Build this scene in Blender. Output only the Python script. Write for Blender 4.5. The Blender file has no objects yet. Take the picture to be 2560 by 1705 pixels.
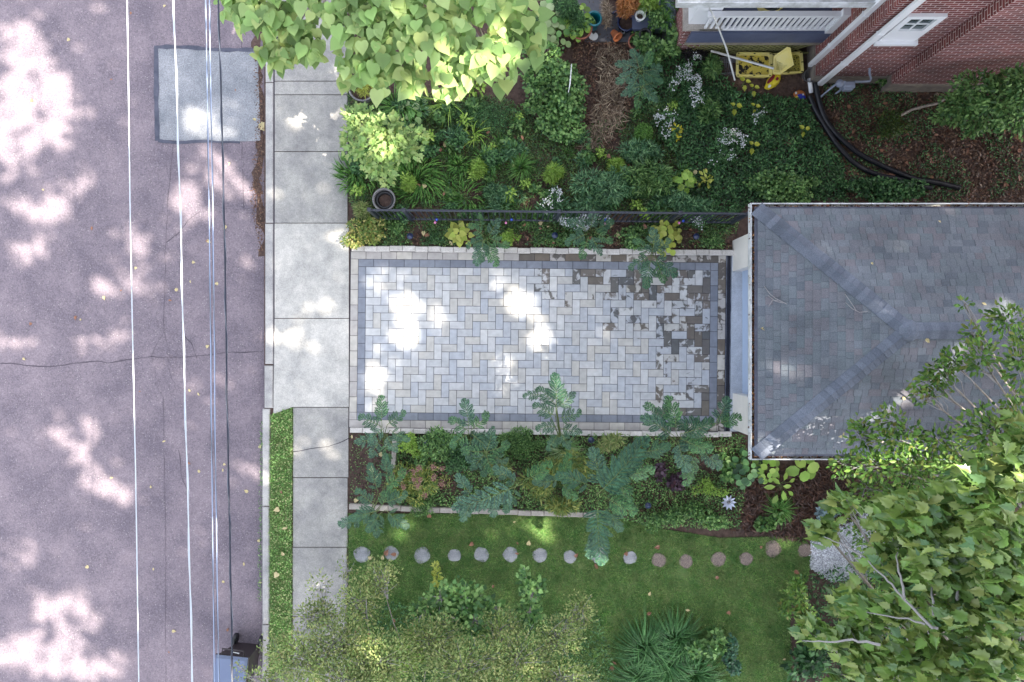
import bpy, math, random
import numpy as np
from mathutils import Vector, Matrix, noise

rng = np.random.default_rng(7)
random.seed(7)
R = math.radians
SC = bpy.context.scene
COL = SC.collection

# ------------------------------------------------------------------ camera, light, exposure
H = 15.5                      # drone height in metres; ground seen is 20 m wide
S = 128.0                     # photo pixels per metre on the ground
cam = bpy.data.cameras.new('camera'); cam.sensor_width = 36.0
cam.lens = 36.0 * H / 20.0; cam.clip_end = 500
camo = bpy.data.objects.new('camera', cam); COL.objects.link(camo)
camo.location = (0, 0, H); camo.rotation_euler = (0, 0, 0)
SC.camera = camo

SUN_D = Vector((1.0, -0.30, 1.42)).normalized()      # towards the sun
elev = math.asin(SUN_D.z); azim = math.atan2(SUN_D.x, SUN_D.y)
w = bpy.data.worlds.new('World'); SC.world = w; w.use_nodes = True
nt = w.node_tree; bg = nt.nodes['Background']
sky = nt.nodes.new('ShaderNodeTexSky'); sky.sky_type = 'NISHITA'; sky.sun_disc = False
sky.sun_elevation = elev; sky.sun_rotation = azim
sky.dust_density = 3.0; sky.ozone_density = 1.0
hs = nt.nodes.new('ShaderNodeHueSaturation'); hs.inputs['Saturation'].default_value = 0.36
nt.links.new(sky.outputs[0], hs.inputs['Color']); nt.links.new(hs.outputs[0], bg.inputs[0])
bg.inputs[1].default_value = 0.15
sl = bpy.data.lights.new('sun', 'SUN'); sl.energy = 4.8; sl.angle = R(0.55); sl.color = (1.0, 0.91, 0.76)
slo = bpy.data.objects.new('sun', sl); COL.objects.link(slo)
slo.rotation_euler = SUN_D.to_track_quat('Z', 'Y').to_euler()
SC.view_settings.view_transform = 'Standard'; SC.view_settings.look = 'None'
SC.view_settings.gamma = 1.0; SC.view_settings.exposure = 2.2
SC.render.engine = 'CYCLES'; SC.cycles.use_denoising = True
SC.cycles.max_bounces = 8; SC.cycles.diffuse_bounces = 4; SC.cycles.transparent_max_bounces = 8

# ------------------------------------------------------------------ helpers
def P(px, py, z=0.0):
    k = (H - z) / H / S
    return Vector(((px - 1280) * k, -(py - 852.5) * k, z))

def lin(r, g, b):
    f = lambda c: (c/255)/12.92 if c/255 <= .04045 else ((c/255+.055)/1.055)**2.4
    return (f(r), f(g), f(b), 1.0)

WL = {}
def tag(o, label=None, cat=None, group=None, kind=None):
    if label: o['label'] = label
    if cat: o['category'] = cat
    if group: o['group'] = group
    if kind: o['kind'] = kind
    return o

def attach(o, parent, loc):
    COL.objects.link(o); WL[o.name] = Vector(loc)
    if parent is not None:
        o.parent = parent; o.location = Vector(loc) - WL[parent.name]
    else:
        o.location = loc
    return o

def empty(name, loc, label, cat, group=None):
    o = bpy.data.objects.new(name, None); o.empty_display_size = .1
    attach(o, None, loc); return tag(o, label, cat, group)

class MB:
    """collects polygons; build() links them as one mesh object"""
    def __init__(s): s.v = []; s.f = []; s.m = []; s.n = 0; s.sm = []
    def add(s, V, F, mi=0, smooth=False):
        V = np.asarray(V, float).reshape(-1, 3); s.v.append(V)
        for f in F: s.f.append([i + s.n for i in f]); s.m.append(mi); s.sm.append(smooth)
        s.n += len(V); return s
    def quad(s, a, b, c, d, mi=0): return s.add([a, b, c, d], [(0, 1, 2, 3)], mi)
    def box(s, x0, x1, y0, y1, z0, z1, mi=0, rz=0, piv=None, M=None):
        V = np.array([(x, y, z) for z in (z0, z1) for x, y in ((x0, y0), (x1, y0), (x1, y1), (x0, y1))], float)
        if rz:
            p = np.array(piv if piv is not None else ((x0+x1)/2, (y0+y1)/2)); c, n = math.cos(rz), math.sin(rz)
            q = V[:, :2] - p; V[:, 0] = q[:, 0]*c - q[:, 1]*n + p[0]; V[:, 1] = q[:, 0]*n + q[:, 1]*c + p[1]
        if M is not None: V = np.array([M @ Vector(v) for v in V])
        return s.add(V, [(3, 2, 1, 0), (4, 5, 6, 7), (0, 1, 5, 4), (1, 2, 6, 5), (2, 3, 7, 6), (3, 0, 4, 7)], mi)
    def bbox(s, x0, x1, y0, y1, z0, z1, b=.006, mi=0, M=None):
        """box with a chamfered top edge"""
        V = [(x0, y0, z0), (x1, y0, z0), (x1, y1, z0), (x0, y1, z0), (x0, y0, z1-b), (x1, y0, z1-b), (x1, y1, z1-b), (x0, y1, z1-b),
             (x0+b, y0+b, z1), (x1-b, y0+b, z1), (x1-b, y1-b, z1), (x0+b, y1-b, z1)]
        if M is not None: V = [tuple(M @ Vector(v)) for v in V]
        F = [(0, 1, 5, 4), (1, 2, 6, 5), (2, 3, 7, 6), (3, 0, 4, 7), (4, 5, 9, 8), (5, 6, 10, 9), (6, 7, 11, 10), (7, 4, 8, 11), (8, 9, 10, 11)]
        return s.add(V, F, mi)
    def tube(s, pts, rad, seg=7, mi=0, cap=True):
        pts = [Vector(p) for p in pts]
        if not hasattr(rad, '__len__'): rad = [rad]*len(pts)
        V = []; F = []; up = Vector((0.13, 0.21, 1)).normalized()
        for i, p in enumerate(pts):
            t = (pts[min(i+1, len(pts)-1)] - pts[max(i-1, 0)])
            t = t.normalized() if t.length > 1e-9 else Vector((0, 0, 1))
            a = t.cross(up)
            if a.length < .05: a = t.cross(Vector((1, 0, 0)))
            a.normalize(); b = t.cross(a)
            for k in range(seg):
                an = 2*math.pi*k/seg; V.append(p + (a*math.cos(an) + b*math.sin(an))*rad[i])
        for i in range(len(pts)-1):
            for k in range(seg):
                k2 = (k+1) % seg; F.append((i*seg+k, i*seg+k2, (i+1)*seg+k2, (i+1)*seg+k))
        if cap: F.append(tuple(range(seg))); F.append(tuple((len(pts)-1)*seg + k for k in reversed(range(seg))))
        return s.add([tuple(v) for v in V], F, mi, True)
    def lathe(s, c, prof, seg=20, mi=0, M=None, sm=True):
        """prof: list of (r, z) turned about the vertical through c"""
        V = []; F = []
        for r, z in prof:
            for k in range(seg):
                a = 2*math.pi*k/seg; V.append((r*math.cos(a), r*math.sin(a), z))
        for i in range(len(prof)-1):
            for k in range(seg):
                k2 = (k+1) % seg; F.append((i*seg+k, i*seg+k2, (i+1)*seg+k2, (i+1)*seg+k))
        c = Vector(c)
        V = [tuple((M @ Vector(v) if M is not None else Vector(v)) + c) for v in V]
        return s.add(V, F, mi, sm)
    def poly(s, pts, z0, z1, mi=0):
        n = len(pts); V = [(x, y, z0) for x, y in pts] + [(x, y, z1) for x, y in pts]
        F = [tuple(range(n, 2*n))] + [(i, (i+1) % n, n+(i+1) % n, n+i) for i in range(n)]
        return s.add(V, F, mi)
    def build(s, name, mats, parent=None, label=None, cat=None, group=None, kind=None):
        V = np.concatenate(s.v); o0 = Vector(((V[:, 0].min()+V[:, 0].max())/2, (V[:, 1].min()+V[:, 1].max())/2, V[:, 2].min()))
        me = bpy.data.meshes.new(name); me.from_pydata((V - np.array(o0)).tolist(), [], s.f)
        for m in (mats if isinstance(mats, (list, tuple)) else [mats]): me.materials.append(m)
        me.polygons.foreach_set('material_index', s.m); me.polygons.foreach_set('use_smooth', s.sm); me.update()
        o = bpy.data.objects.new(name, me); attach(o, parent, o0)
        return tag(o, label, cat, group, kind)

def cloud(name, T, Pp, tip, nor, size, mat, parent=None, label=None, cat=None, group=None, kind=None, extra=None):
    """many copies of leaf template T=(V,F) as one mesh. tip/nor (n,3), size (n,)"""
    V, F = T; V = np.asarray(V, float); Pp = np.asarray(Pp, float); n = len(Pp)
    tip = np.asarray(tip, float); nor = np.asarray(nor, float)
    tip = tip/np.linalg.norm(tip, axis=1, keepdims=True)
    nor = nor - tip*(nor*tip).sum(1, keepdims=True); nor = nor/np.maximum(1e-6, np.linalg.norm(nor, axis=1, keepdims=True))
    side = np.cross(tip, nor); sz = np.broadcast_to(np.asarray(size, float), (n,))[:, None, None]
    W = Pp[:, None] + sz*(V[None, :, 0:1]*side[:, None] + V[None, :, 1:2]*tip[:, None] + V[None, :, 2:3]*nor[:, None])
    W = W.reshape(-1, 3); W[:, 2] = np.maximum(W[:, 2], .004) if W[:, 2].min() > -.3 and kind != 'raw' else W[:, 2]
    o0 = np.array([(W[:, 0].min()+W[:, 0].max())/2, (W[:, 1].min()+W[:, 1].max())/2, W[:, 2].min()])
    lt = np.array([len(f) for f in F]); fl = np.concatenate([np.array(f) for f in F])
    loops = (fl[None] + (np.arange(n)*len(V))[:, None]).ravel(); tot = np.tile(lt, n); st = np.concatenate([[0], np.cumsum(tot)[:-1]])
    me = bpy.data.meshes.new(name); me.vertices.add(len(W)); me.vertices.foreach_set('co', (W-o0).ravel())
    me.loops.add(len(loops)); me.loops.foreach_set('vertex_index', loops.astype(np.int32))
    me.polygons.add(len(tot)); me.polygons.foreach_set('loop_start', st.astype(np.int32)); me.polygons.foreach_set('loop_total', tot.astype(np.int32))
    me.materials.append(mat); me.update(calc_edges=True); me.validate()
    o = bpy.data.objects.new(name, me); attach(o, parent, Vector(o0))
    return tag(o, label, cat, group, None if kind == 'raw' else kind)

# leaf templates: base at origin, tip +Y, face +Z, length 1
OVAL = ([(0, 0, 0), (.22, .35, .05), (.2, .68, .04), (0, 1, -.08), (-.2, .68, .04), (-.22, .35, .05), (0, .5, -.03)],
        [(0, 1, 2, 3, 6), (0, 6, 3, 4, 5)])
DIAM = ([(0, 0, 0), (.26, .45, .04), (0, 1, -.05), (-.26, .45, .04)], [(0, 1, 2, 3)])
SLIM = ([(0, 0, 0), (.1, .4, .03), (0, 1, -.12), (-.1, .4, .03)], [(0, 1, 2, 3)])
ROUND = ([(0, 0, 0), (.34, .2, .06), (.42, .5, .08), (.28, .82, .05), (0, 1, 0), (-.28, .82, .05), (-.42, .5, .08), (-.34, .2, .06)],
         [(0, 1, 2, 3, 4), (0, 4, 5, 6, 7)])
HR = [(0, .06, 0), (.18, -.04, .015), (.36, .04, .03), (.43, .24, .03), (.38, .46, .025), (.24, .68, .005), (.1, .86, -.015), (0, 1.02, -.05)]
HEART = (HR + [(0, .5, -.025)] + [(-x, y, z) for x, y, z in HR[1:7]][::-1],
         [(0, 1, 2, 3, 8), (3, 4, 5, 8), (5, 6, 7, 8), (8, 7, 9, 10), (8, 10, 11, 12), (8, 12, 13, 14, 0)])
SYC = [(0, 0, 0), (.10, -.04, .03), (.30, .0, .10), (.30, .14, .09), (.48, .28, .17), (.33, .36, .10), (.40, .58, .14), (.25, .58, .07), (.20, .74, .06), (.10, .80, 0), (0, 1.05, -.16)]
SYC = [(x*.86, y, z) for x, y, z in SYC]
SYCA = (SYC + [(-x, y, z) for x, y, z in SYC[1:10]][::-1] + [(0, .34, -.04)],
        [(0, 1, 2, 3, 20), (3, 4, 5, 20), (5, 6, 7, 20), (7, 8, 9, 10, 20), (10, 11, 12, 13, 20), (13, 14, 15, 20), (15, 16, 17, 20), (17, 18, 19, 0, 20)])
LOB = [(0, 0, 0), (.3, .08, .03), (.2, .2, .0), (.42, .42, .05), (.2, .5, 0), (.12, .78, 0), (0, 1, -.05)]
LOBED = (LOB + [(-x, y, z) for x, y, z in LOB[1:6]][::-1], [(0, 1, 2, 3, 4, 5, 6), (0, 6, 7, 8, 9, 10, 11)])
GRASS = ([(-.05, 0, 0), (.05, 0, 0), (.02, .6, .0), (0, 1, -.15), (-.02, .6, 0)], [(0, 1, 2, 3, 4)])
def star(n, r0=.35, c=0):
    V = []
    for k in range(2*n):
        a = math.pi*k/n; r = 1 if k % 2 == 0 else r0; V.append((r*math.cos(a)*.5, r*math.sin(a)*.5, .06 if k % 2 == 0 else 0))
    return (V, [tuple(range(2*n))])
FLOW = star(5, .5)

def mat(name, col, rough=.6, metal=0, spec=.5, noise_amt=0, noise_scale=20, bump=0, col2=None, island=0, coat=0, detail=4, coord='Object'):
    m = bpy.data.materials.new(name); m.use_nodes = True; n = m.node_tree.nodes; l = m.node_tree.links; b = n['Principled BSDF']
    b.inputs['Roughness'].default_value = rough; b.inputs['Metallic'].default_value = metal
    b.inputs['Specular IOR Level'].default_value = spec; b.inputs['Coat Weight'].default_value = coat
    b.inputs['Base Color'].default_value = col
    src = None
    if col2 is not None or noise_amt or bump:
        tc = n.new('ShaderNodeTexCoord'); tx = n.new('ShaderNodeTexNoise'); tx.inputs['Scale'].default_value = noise_scale; tx.inputs['Detail'].default_value = detail
        tx.inputs['Roughness'].default_value = .65
        l.new(tc.outputs[coord], tx.inputs['Vector'])
        if col2 is not None:
            r = n.new('ShaderNodeValToRGB'); r.color_ramp.elements[0].color = col; r.color_ramp.elements[1].color = col2
            r.color_ramp.elements[0].position = .35; r.color_ramp.elements[1].position = .65
            l.new(tx.outputs['Fac'], r.inputs[0]); src = r.outputs[0]
        if bump:
            bu = n.new('ShaderNodeBump'); bu.inputs['Strength'].default_value = bump; bu.inputs['Distance'].default_value = .01
            l.new(tx.outputs['Fac'], bu.inputs['Height']); l.new(bu.outputs[0], b.inputs['Normal'])
    if island:
        g = n.new('ShaderNodeNewGeometry'); mr = n.new('ShaderNodeMapRange'); mr.inputs['To Min'].default_value = 1-island; mr.inputs['To Max'].default_value = 1+island
        l.new(g.outputs['Random Per Island'], mr.inputs['Value']); h = n.new('ShaderNodeHueSaturation')
        l.new(mr.outputs[0], h.inputs['Value'])
        if src: l.new(src, h.inputs['Color'])
        else: h.inputs['Color'].default_value = col
        src = h.outputs[0]
    if src: l.new(src, b.inputs['Base Color'])
    return m

def leafmat(name, cols, transl=.35, rough=.45, spec=.4, vary=.25):
    """foliage: every leaf takes its own hue out of the list"""
    cols = [tuple(c*.5 for c in cols[0][:3])+(1,)]+list(cols)+[tuple(min(.8, c*1.45) for c in cols[-1][:3])+(1,)]
    m = bpy.data.materials.new(name); m.use_nodes = True; n = m.node_tree.nodes; l = m.node_tree.links; b = n['Principled BSDF']
    g = n.new('ShaderNodeNewGeometry'); r = n.new('ShaderNodeValToRGB'); cr = r.color_ramp
    while len(cr.elements) < len(cols): cr.elements.new(.5)
    for i, c in enumerate(cols): cr.elements[i].position = i/(len(cols)-1) if len(cols) > 1 else 0; cr.elements[i].color = c
    l.new(g.outputs['Random Per Island'], r.inputs[0])
    tc = n.new('ShaderNodeTexCoord'); tx = n.new('ShaderNodeTexNoise'); tx.inputs['Scale'].default_value = 2.5; tx.inputs['Detail'].default_value = 3
    l.new(tc.outputs['Object'], tx.inputs['Vector'])
    mr = n.new('ShaderNodeMapRange'); mr.inputs['From Min'].default_value = .3; mr.inputs['From Max'].default_value = .7
    mr.inputs['To Min'].default_value = 1-vary; mr.inputs['To Max'].default_value = 1+vary
    l.new(tx.outputs['Fac'], mr.inputs['Value']); h = n.new('ShaderNodeHueSaturation'); l.new(mr.outputs[0], h.inputs['Value']); l.new(r.outputs[0], h.inputs['Color'])
    l.new(h.outputs[0], b.inputs['Base Color']); b.inputs['Roughness'].default_value = rough; b.inputs['Specular IOR Level'].default_value = spec
    t = n.new('ShaderNodeBsdfTranslucent'); l.new(h.outputs[0], t.inputs['Color']); mx = n.new('ShaderNodeMixShader'); mx.inputs[0].default_value = transl
    l.new(b.outputs[0], mx.inputs[1]); l.new(t.outputs[0], mx.inputs[2]); l.new(mx.outputs[0], n['Material Output'].inputs['Surface'])
    return m

# ------------------------------------------------------------------ materials
def asphalt(name, c1, c2, speck=True):
    m = mat(name, c1, rough=.85, spec=.3, col2=c2, noise_scale=1.3, detail=8); n = m.node_tree.nodes; l = m.node_tree.links; b = n['Principled BSDF']
    tc = n.new('ShaderNodeTexCoord'); v = n.new('ShaderNodeTexVoronoi'); v.inputs['Scale'].default_value = 24
    l.new(tc.outputs['Object'], v.inputs['Vector'])
    fn = n.new('ShaderNodeTexNoise'); fn.inputs['Scale'].default_value = 45; fn.inputs['Detail'].default_value = 3; l.new(tc.outputs['Object'], fn.inputs['Vector'])
    mr = n.new('ShaderNodeMapRange'); mr.inputs['From Min'].default_value = .3; mr.inputs['From Max'].default_value = .7; mr.inputs['To Min'].default_value = .72; mr.inputs['To Max'].default_value = 1.28
    l.new(fn.outputs['Fac'], mr.inputs['Value'])
    h = n.new('ShaderNodeHueSaturation'); l.new(b.inputs['Base Color'].links[0].from_socket, h.inputs['Color']); l.new(mr.outputs[0], h.inputs['Value'])
    # pale stone chips: small spots in a few voronoi cells
    lt = n.new('ShaderNodeMath'); lt.operation = 'LESS_THAN'; lt.inputs[1].default_value = .22; l.new(v.outputs['Distance'], lt.inputs[0])
    sp = n.new('ShaderNodeSeparateColor'); l.new(v.outputs['Color'], sp.inputs[0]); gt = n.new('ShaderNodeMath'); gt.operation = 'GREATER_THAN'; gt.inputs[1].default_value = .78
    l.new(sp.outputs[0], gt.inputs[0]); mu = n.new('ShaderNodeMath'); mu.operation = 'MULTIPLY'; l.new(lt.outputs[0], mu.inputs[0]); l.new(gt.outputs[0], mu.inputs[1])
    mu2 = n.new('ShaderNodeMath'); mu2.operation = 'MULTIPLY'; mu2.inputs[1].default_value = .32; l.new(mu.outputs[0], mu2.inputs[0])
    mx = n.new('ShaderNodeMix'); mx.data_type = 'RGBA'; l.new(mu2.outputs[0], mx.inputs[0]); l.new(h.outputs[0], mx.inputs[6]); mx.inputs[7].default_value = (.55, .52, .5, 1)
    l.new(mx.outputs[2], b.inputs['Base Color'])
    bu = n.new('ShaderNodeBump'); bu.inputs['Strength'].default_value = .5; bu.inputs['Distance'].default_value = .006; l.new(fn.outputs['Fac'], bu.inputs['Height']); l.new(bu.outputs[0], b.inputs['Normal'])
    return m

M_road = asphalt('asphalt_mauve', lin(98, 91, 101), lin(123, 113, 121))
M_patch = asphalt('asphalt_patch', lin(108, 112, 120), lin(142, 144, 150))
M_tar = mat('tar', lin(52, 56, 72), .7, col2=lin(78, 80, 96), noise_scale=5)
M_crack = mat('crack', lin(58, 52, 62), .9)
def concrete(name, a, b_, isl=.05):
    m = mat(name, a, rough=.85, spec=.25, col2=b_, noise_scale=2.2, detail=10, bump=.2, island=isl)
    n = m.node_tree.nodes; l = m.node_tree.links; bs = n['Principled BSDF']
    tc = n.new('ShaderNodeTexCoord'); f = n.new('ShaderNodeTexNoise'); f.inputs['Scale'].default_value = 60; f.inputs['Detail'].default_value = 2; l.new(tc.outputs['Object'], f.inputs['Vector'])
    f2 = n.new('ShaderNodeTexNoise'); f2.inputs['Scale'].default_value = 7; f2.inputs['Detail'].default_value = 9; f2.inputs['Roughness'].default_value = .75; l.new(tc.outputs['Object'], f2.inputs['Vector'])
    ad = n.new('ShaderNodeMath'); l.new(f.outputs['Fac'], ad.inputs[0]); l.new(f2.outputs['Fac'], ad.inputs[1])
    mr = n.new('ShaderNodeMapRange'); mr.inputs['From Min'].default_value = .7; mr.inputs['From Max'].default_value = 1.3; mr.inputs['To Min'].default_value = .72; mr.inputs['To Max'].default_value = 1.18
    l.new(ad.outputs[0], mr.inputs['Value']); h = n.new('ShaderNodeHueSaturation'); l.new(mr.outputs[0], h.inputs['Value']); l.new(bs.inputs['Base Color'].links[0].from_socket, h.inputs['Color']); l.new(h.outputs[0], bs.inputs['Base Color'])
    return m
M_walk = concrete('old_concrete', lin(132, 131, 132), lin(164, 162, 158))
M_apron = concrete('new_concrete', lin(158, 157, 155), lin(192, 189, 184), .03)
M_curb = concrete('curb_concrete', lin(142, 141, 143), lin(174, 172, 170))
M_white = mat('white_paint', lin(218, 215, 210), .45, col2=lin(206, 204, 200), noise_scale=3)
M_vinyl = mat('white_vinyl', lin(215, 217, 224), .35)
M_gutter = mat('white_gutter', lin(205, 208, 215), .4, col2=lin(160, 163, 166), noise_scale=6)
M_black = mat('black_iron', lin(36, 41, 56), .4, spec=.6)
M_edge = concrete('pale_edging_block', lin(178, 174, 170), lin(200, 196, 194), .08)
M_edge2 = concrete('weathered_edging_block', lin(140, 134, 130), lin(170, 164, 158), .12)
M_soil = mat('dark_soil', lin(58, 44, 40), .95, col2=lin(92, 74, 68), noise_scale=14, bump=1.0, detail=8)
M_lawnbase = mat('lawn_earth', lin(58, 94, 42), .95, col2=lin(92, 108, 62), noise_scale=4, detail=8, bump=.5)
M_paving = mat('slate_paving', lin(70, 72, 82), .6, col2=lin(96, 96, 104), noise_scale=3, detail=6)
M_deck = mat('blue_grey_deck_board', lin(70, 78, 104), .6, col2=lin(84, 92, 118), noise_scale=2)
M_beam = mat('weathered_timber', lin(118, 112, 104), .85, col2=lin(142, 135, 122), noise_scale=4)
M_lattice = mat('mossy_lattice', lin(128, 126, 80), .85, col2=lin(96, 98, 62), noise_scale=4)
M_stone = mat('foundation_stone', lin(104, 96, 92), .95, col2=lin(132, 124, 114), noise_scale=5, bump=.8, detail=9)
M_glass = mat('window_glass', lin(60, 75, 80), .08, spec=.8)
M_dark = mat('void_shade', (.006, .006, .007, 1), .9)  # near-black standing in for shade under the porch and in the tote slots
M_bark = mat('grey_bark', lin(112, 104, 98), .9, col2=lin(150, 142, 136), noise_scale=12, bump=.6)
M_twig = mat('pale_twig', lin(150, 146, 150), .8)
M_btwig = mat('brown_twig', lin(110, 86, 66), .85, island=.4)
M_stem = mat('green_stem', lin(88, 104, 56), .7)
M_terra = mat('terracotta', lin(148, 92, 72), .8, col2=lin(128, 84, 72), noise_scale=8)
M_greypot = mat('grey_resin_pot', lin(92, 92, 98), .6, col2=lin(120, 118, 118), noise_scale=6)
M_blkpot = mat('black_plastic', lin(26, 27, 33), .45)
M_teal = mat('teal_plastic', lin(0, 98, 112), .35)
M_bluepot = mat('dark_blue_glaze', lin(30, 42, 78), .25)
M_whitep = mat('white_plastic', lin(210, 212, 214), .5)
M_yel = mat('yellow_plastic', lin(216, 204, 136), .4, col2=lin(222, 206, 112), noise_scale=4)
M_yelbag = mat('yellow_bag', lin(226, 208, 50), .5, col2=lin(205, 185, 40), noise_scale=8)
M_red = mat('dark_red_print', lin(130, 30, 50), .6)
M_orange = mat('orange_print', lin(176, 104, 52), .6)
M_blue = mat('blue_print', lin(35, 52, 165), .6)
M_hose = mat('black_corrugated_pipe', lin(22, 24, 34), .45)
M_cable = mat('pale_cable', lin(200, 208, 222), .35, spec=.7)
M_cable_d = mat('dark_cable', lin(40, 46, 66), .4, col2=lin(120, 126, 140), noise_scale=3)
M_cable_b = mat('blue_grey_cable', lin(150, 164, 196), .35, spec=.7)
M_cable_k = mat('black_cable', lin(34, 40, 60), .4)
M_meter = mat('grey_meter_paint', lin(128, 136, 156), .5)
M_brown = mat('brown_bin_plastic', lin(38, 30, 34), .5)
M_lid = mat('blue_grey_lid', lin(84, 96, 124), .35, col2=lin(94, 106, 132), noise_scale=1.5)
M_foil = mat('silver_petal', lin(170, 176, 196), .35, metal=.3)
M_glob = mat('blue_glass_ball', lin(40, 80, 190), .15, spec=.8)
M_pink = mat('pink_glass_ball', lin(210, 120, 170), .15, spec=.8)
M_lampc = mat('solar_lamp_cap', lin(30, 42, 78), .3, spec=.7)
M_gravel = mat('white_gravel', lin(214, 216, 224), .7, island=.35)
M_stepg = mat('pebble_concrete', lin(86, 76, 76), .9, col2=lin(140, 126, 118), noise_scale=45, bump=.6, detail=2)
M_drain = mat('drain_grate', lin(26, 32, 48), .5)
M_wire = mat('galvanised_wire', lin(150, 155, 170), .4, metal=.5)

def brickmat(name, axis, mort=(196, 184, 186), scale=1.0):
    m = bpy.data.materials.new(name); m.use_nodes = True; n = m.node_tree.nodes; l = m.node_tree.links; b = n['Principled BSDF']
    g = n.new('ShaderNodeNewGeometry'); sx = n.new('ShaderNodeSeparateXYZ'); l.new(g.outputs['Position'], sx.inputs[0]); cb = n.new('ShaderNodeCombineXYZ')
    l.new(sx.outputs[axis], cb.inputs[0]); l.new(sx.outputs[2], cb.inputs[1])
    br = n.new('ShaderNodeTexBrick'); br.inputs['Scale'].default_value = 1; br.inputs['Brick Width'].default_value = .21; br.inputs['Row Height'].default_value = .072
    br.inputs['Mortar Size'].default_value = .006; br.inputs['Mortar Smooth'].default_value = .1; br.inputs['Bias'].default_value = -.1
    br.inputs['Color1'].default_value = lin(92, 42, 42); br.inputs['Color2'].default_value = lin(118, 56, 52); br.inputs['Mortar'].default_value = lin(*mort)
    l.new(cb.outputs[0], br.inputs['Vector'])
    tx = n.new('ShaderNodeTexNoise'); tx.inputs['Scale'].default_value = 1.2; tx.inputs['Detail'].default_value = 8; l.new(g.outputs['Position'], tx.inputs['Vector'])
    mr = n.new('ShaderNodeMapRange'); mr.inputs['From Min'].default_value = .35; mr.inputs['From Max'].default_value = .65; mr.inputs['To Min'].default_value = .75; mr.inputs['To Max'].default_value = 1.25
    l.new(tx.outputs['Fac'], mr.inputs['Value']); h = n.new('ShaderNodeHueSaturation'); l.new(mr.outputs[0], h.inputs['Value']); l.new(br.outputs['Color'], h.inputs['Color'])
    l.new(h.outputs[0], b.inputs['Base Color']); b.inputs['Roughness'].default_value = .85
    bu = n.new('ShaderNodeBump'); bu.invert = True; bu.inputs['Distance'].default_value = .008; bu.inputs['Strength'].default_value = .8; l.new(br.outputs['Fac'], bu.inputs['Height']); l.new(bu.outputs[0], b.inputs['Normal'])
    return m
M_brickY = brickmat('brick_facing_garden', 0); M_brickX = brickmat('brick_facing_street', 1, (165, 152, 150))

# foliage
G_dark = leafmat('leaf_dark_green', [lin(50, 86, 54), lin(68, 110, 68), lin(92, 132, 82)])
G_mid = leafmat('leaf_mid_green', [lin(72, 112, 64), lin(98, 138, 78), lin(124, 158, 94)])
G_blue = leafmat('leaf_blue_green', [lin(40, 76, 58), lin(54, 92, 70), lin(76, 114, 80), lin(48, 86, 66)], vary=.3, transl=.18)
G_lime = leafmat('leaf_lime', [lin(140, 176, 78), lin(172, 200, 100), lin(124, 160, 66)])
G_cat = leafmat('leaf_pale_lime', [lin(132, 164, 100), lin(156, 184, 118), lin(176, 198, 132), lin(182, 196, 124), lin(140, 172, 104)], transl=.42, rough=.5, vary=.15)
G_yel = leafmat('leaf_yellow_green', [lin(168, 176, 76), lin(192, 196, 104), lin(150, 166, 74)])
G_syc = leafmat('leaf_olive_green', [lin(104, 138, 72), lin(138, 164, 86), lin(170, 186, 118), lin(108, 148, 106), lin(148, 172, 92), lin(166, 176, 106), lin(124, 158, 84)], rough=.32, spec=.6, vary=.2)
G_small = leafmat('leaf_small_mixed', [lin(70, 106, 48), lin(100, 140, 62), lin(128, 156, 74), lin(86, 124, 56), lin(90, 130, 60), lin(112, 148, 70), lin(132, 128, 68), lin(104, 142, 66)], vary=.25)
G_olive = leafmat('leaf_olive_dry', [lin(112, 134, 76), lin(146, 160, 96), lin(176, 182, 120), lin(98, 130, 70), lin(160, 156, 108), lin(122, 146, 84)], vary=.3)
G_grass = leafmat('lawn_blade', [lin(64, 110, 46), lin(96, 146, 66), lin(128, 170, 88), lin(72, 120, 50), lin(140, 156, 96)], transl=.25, vary=.4)
G_strip = leafmat('verge_blade', [lin(104, 150, 76), lin(136, 178, 98), lin(164, 196, 122), lin(98, 144, 70), lin(160, 164, 116)], vary=.35)
G_strap = leafmat('strap_leaf', [lin(72, 120, 52), lin(96, 146, 70), lin(124, 164, 84), lin(80, 126, 60)], vary=.2)
G_dry = leafmat('dry_stalk', [lin(120, 102, 86), lin(92, 76, 64), lin(150, 134, 114)], transl=.1)
G_litter = leafmat('brown_litter', [lin(76, 56, 46), lin(104, 78, 62), lin(128, 102, 82), lin(58, 44, 40), lin(96, 66, 52)], transl=.1, vary=.3)
G_purple = leafmat('leaf_purple', [lin(86, 66, 84), lin(112, 92, 108), lin(70, 46, 56)])
G_white = leafmat('white_petal', [lin(226, 228, 234), lin(205, 210, 220)], transl=.3, vary=.05)
G_varieg = leafmat('leaf_variegated', [lin(150, 178, 120), lin(186, 200, 156), lin(110, 152, 90)])
G_copper = leafmat('copper_needles', [lin(168, 110, 58), lin(190, 136, 84), lin(150, 92, 48)], transl=.15)
G_silver = leafmat('silver_leaf', [lin(126, 152, 160), lin(160, 180, 190)])
G_pinkh = leafmat('dusty_pink_floret', [lin(158, 118, 112), lin(182, 146, 136), lin(140, 100, 92)])
G_yleaf = leafmat('fallen_yellow', [lin(196, 186, 130), lin(178, 158, 110), lin(206, 202, 168)], transl=.1)
G_rleaf = leafmat('fallen_russet', [lin(142, 100, 82), lin(124, 80, 66), lin(164, 126, 100)], transl=.1)
G_canopy = leafmat('overhead_leaf', [lin(60, 100, 40), lin(80, 120, 50)], transl=.12)

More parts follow.
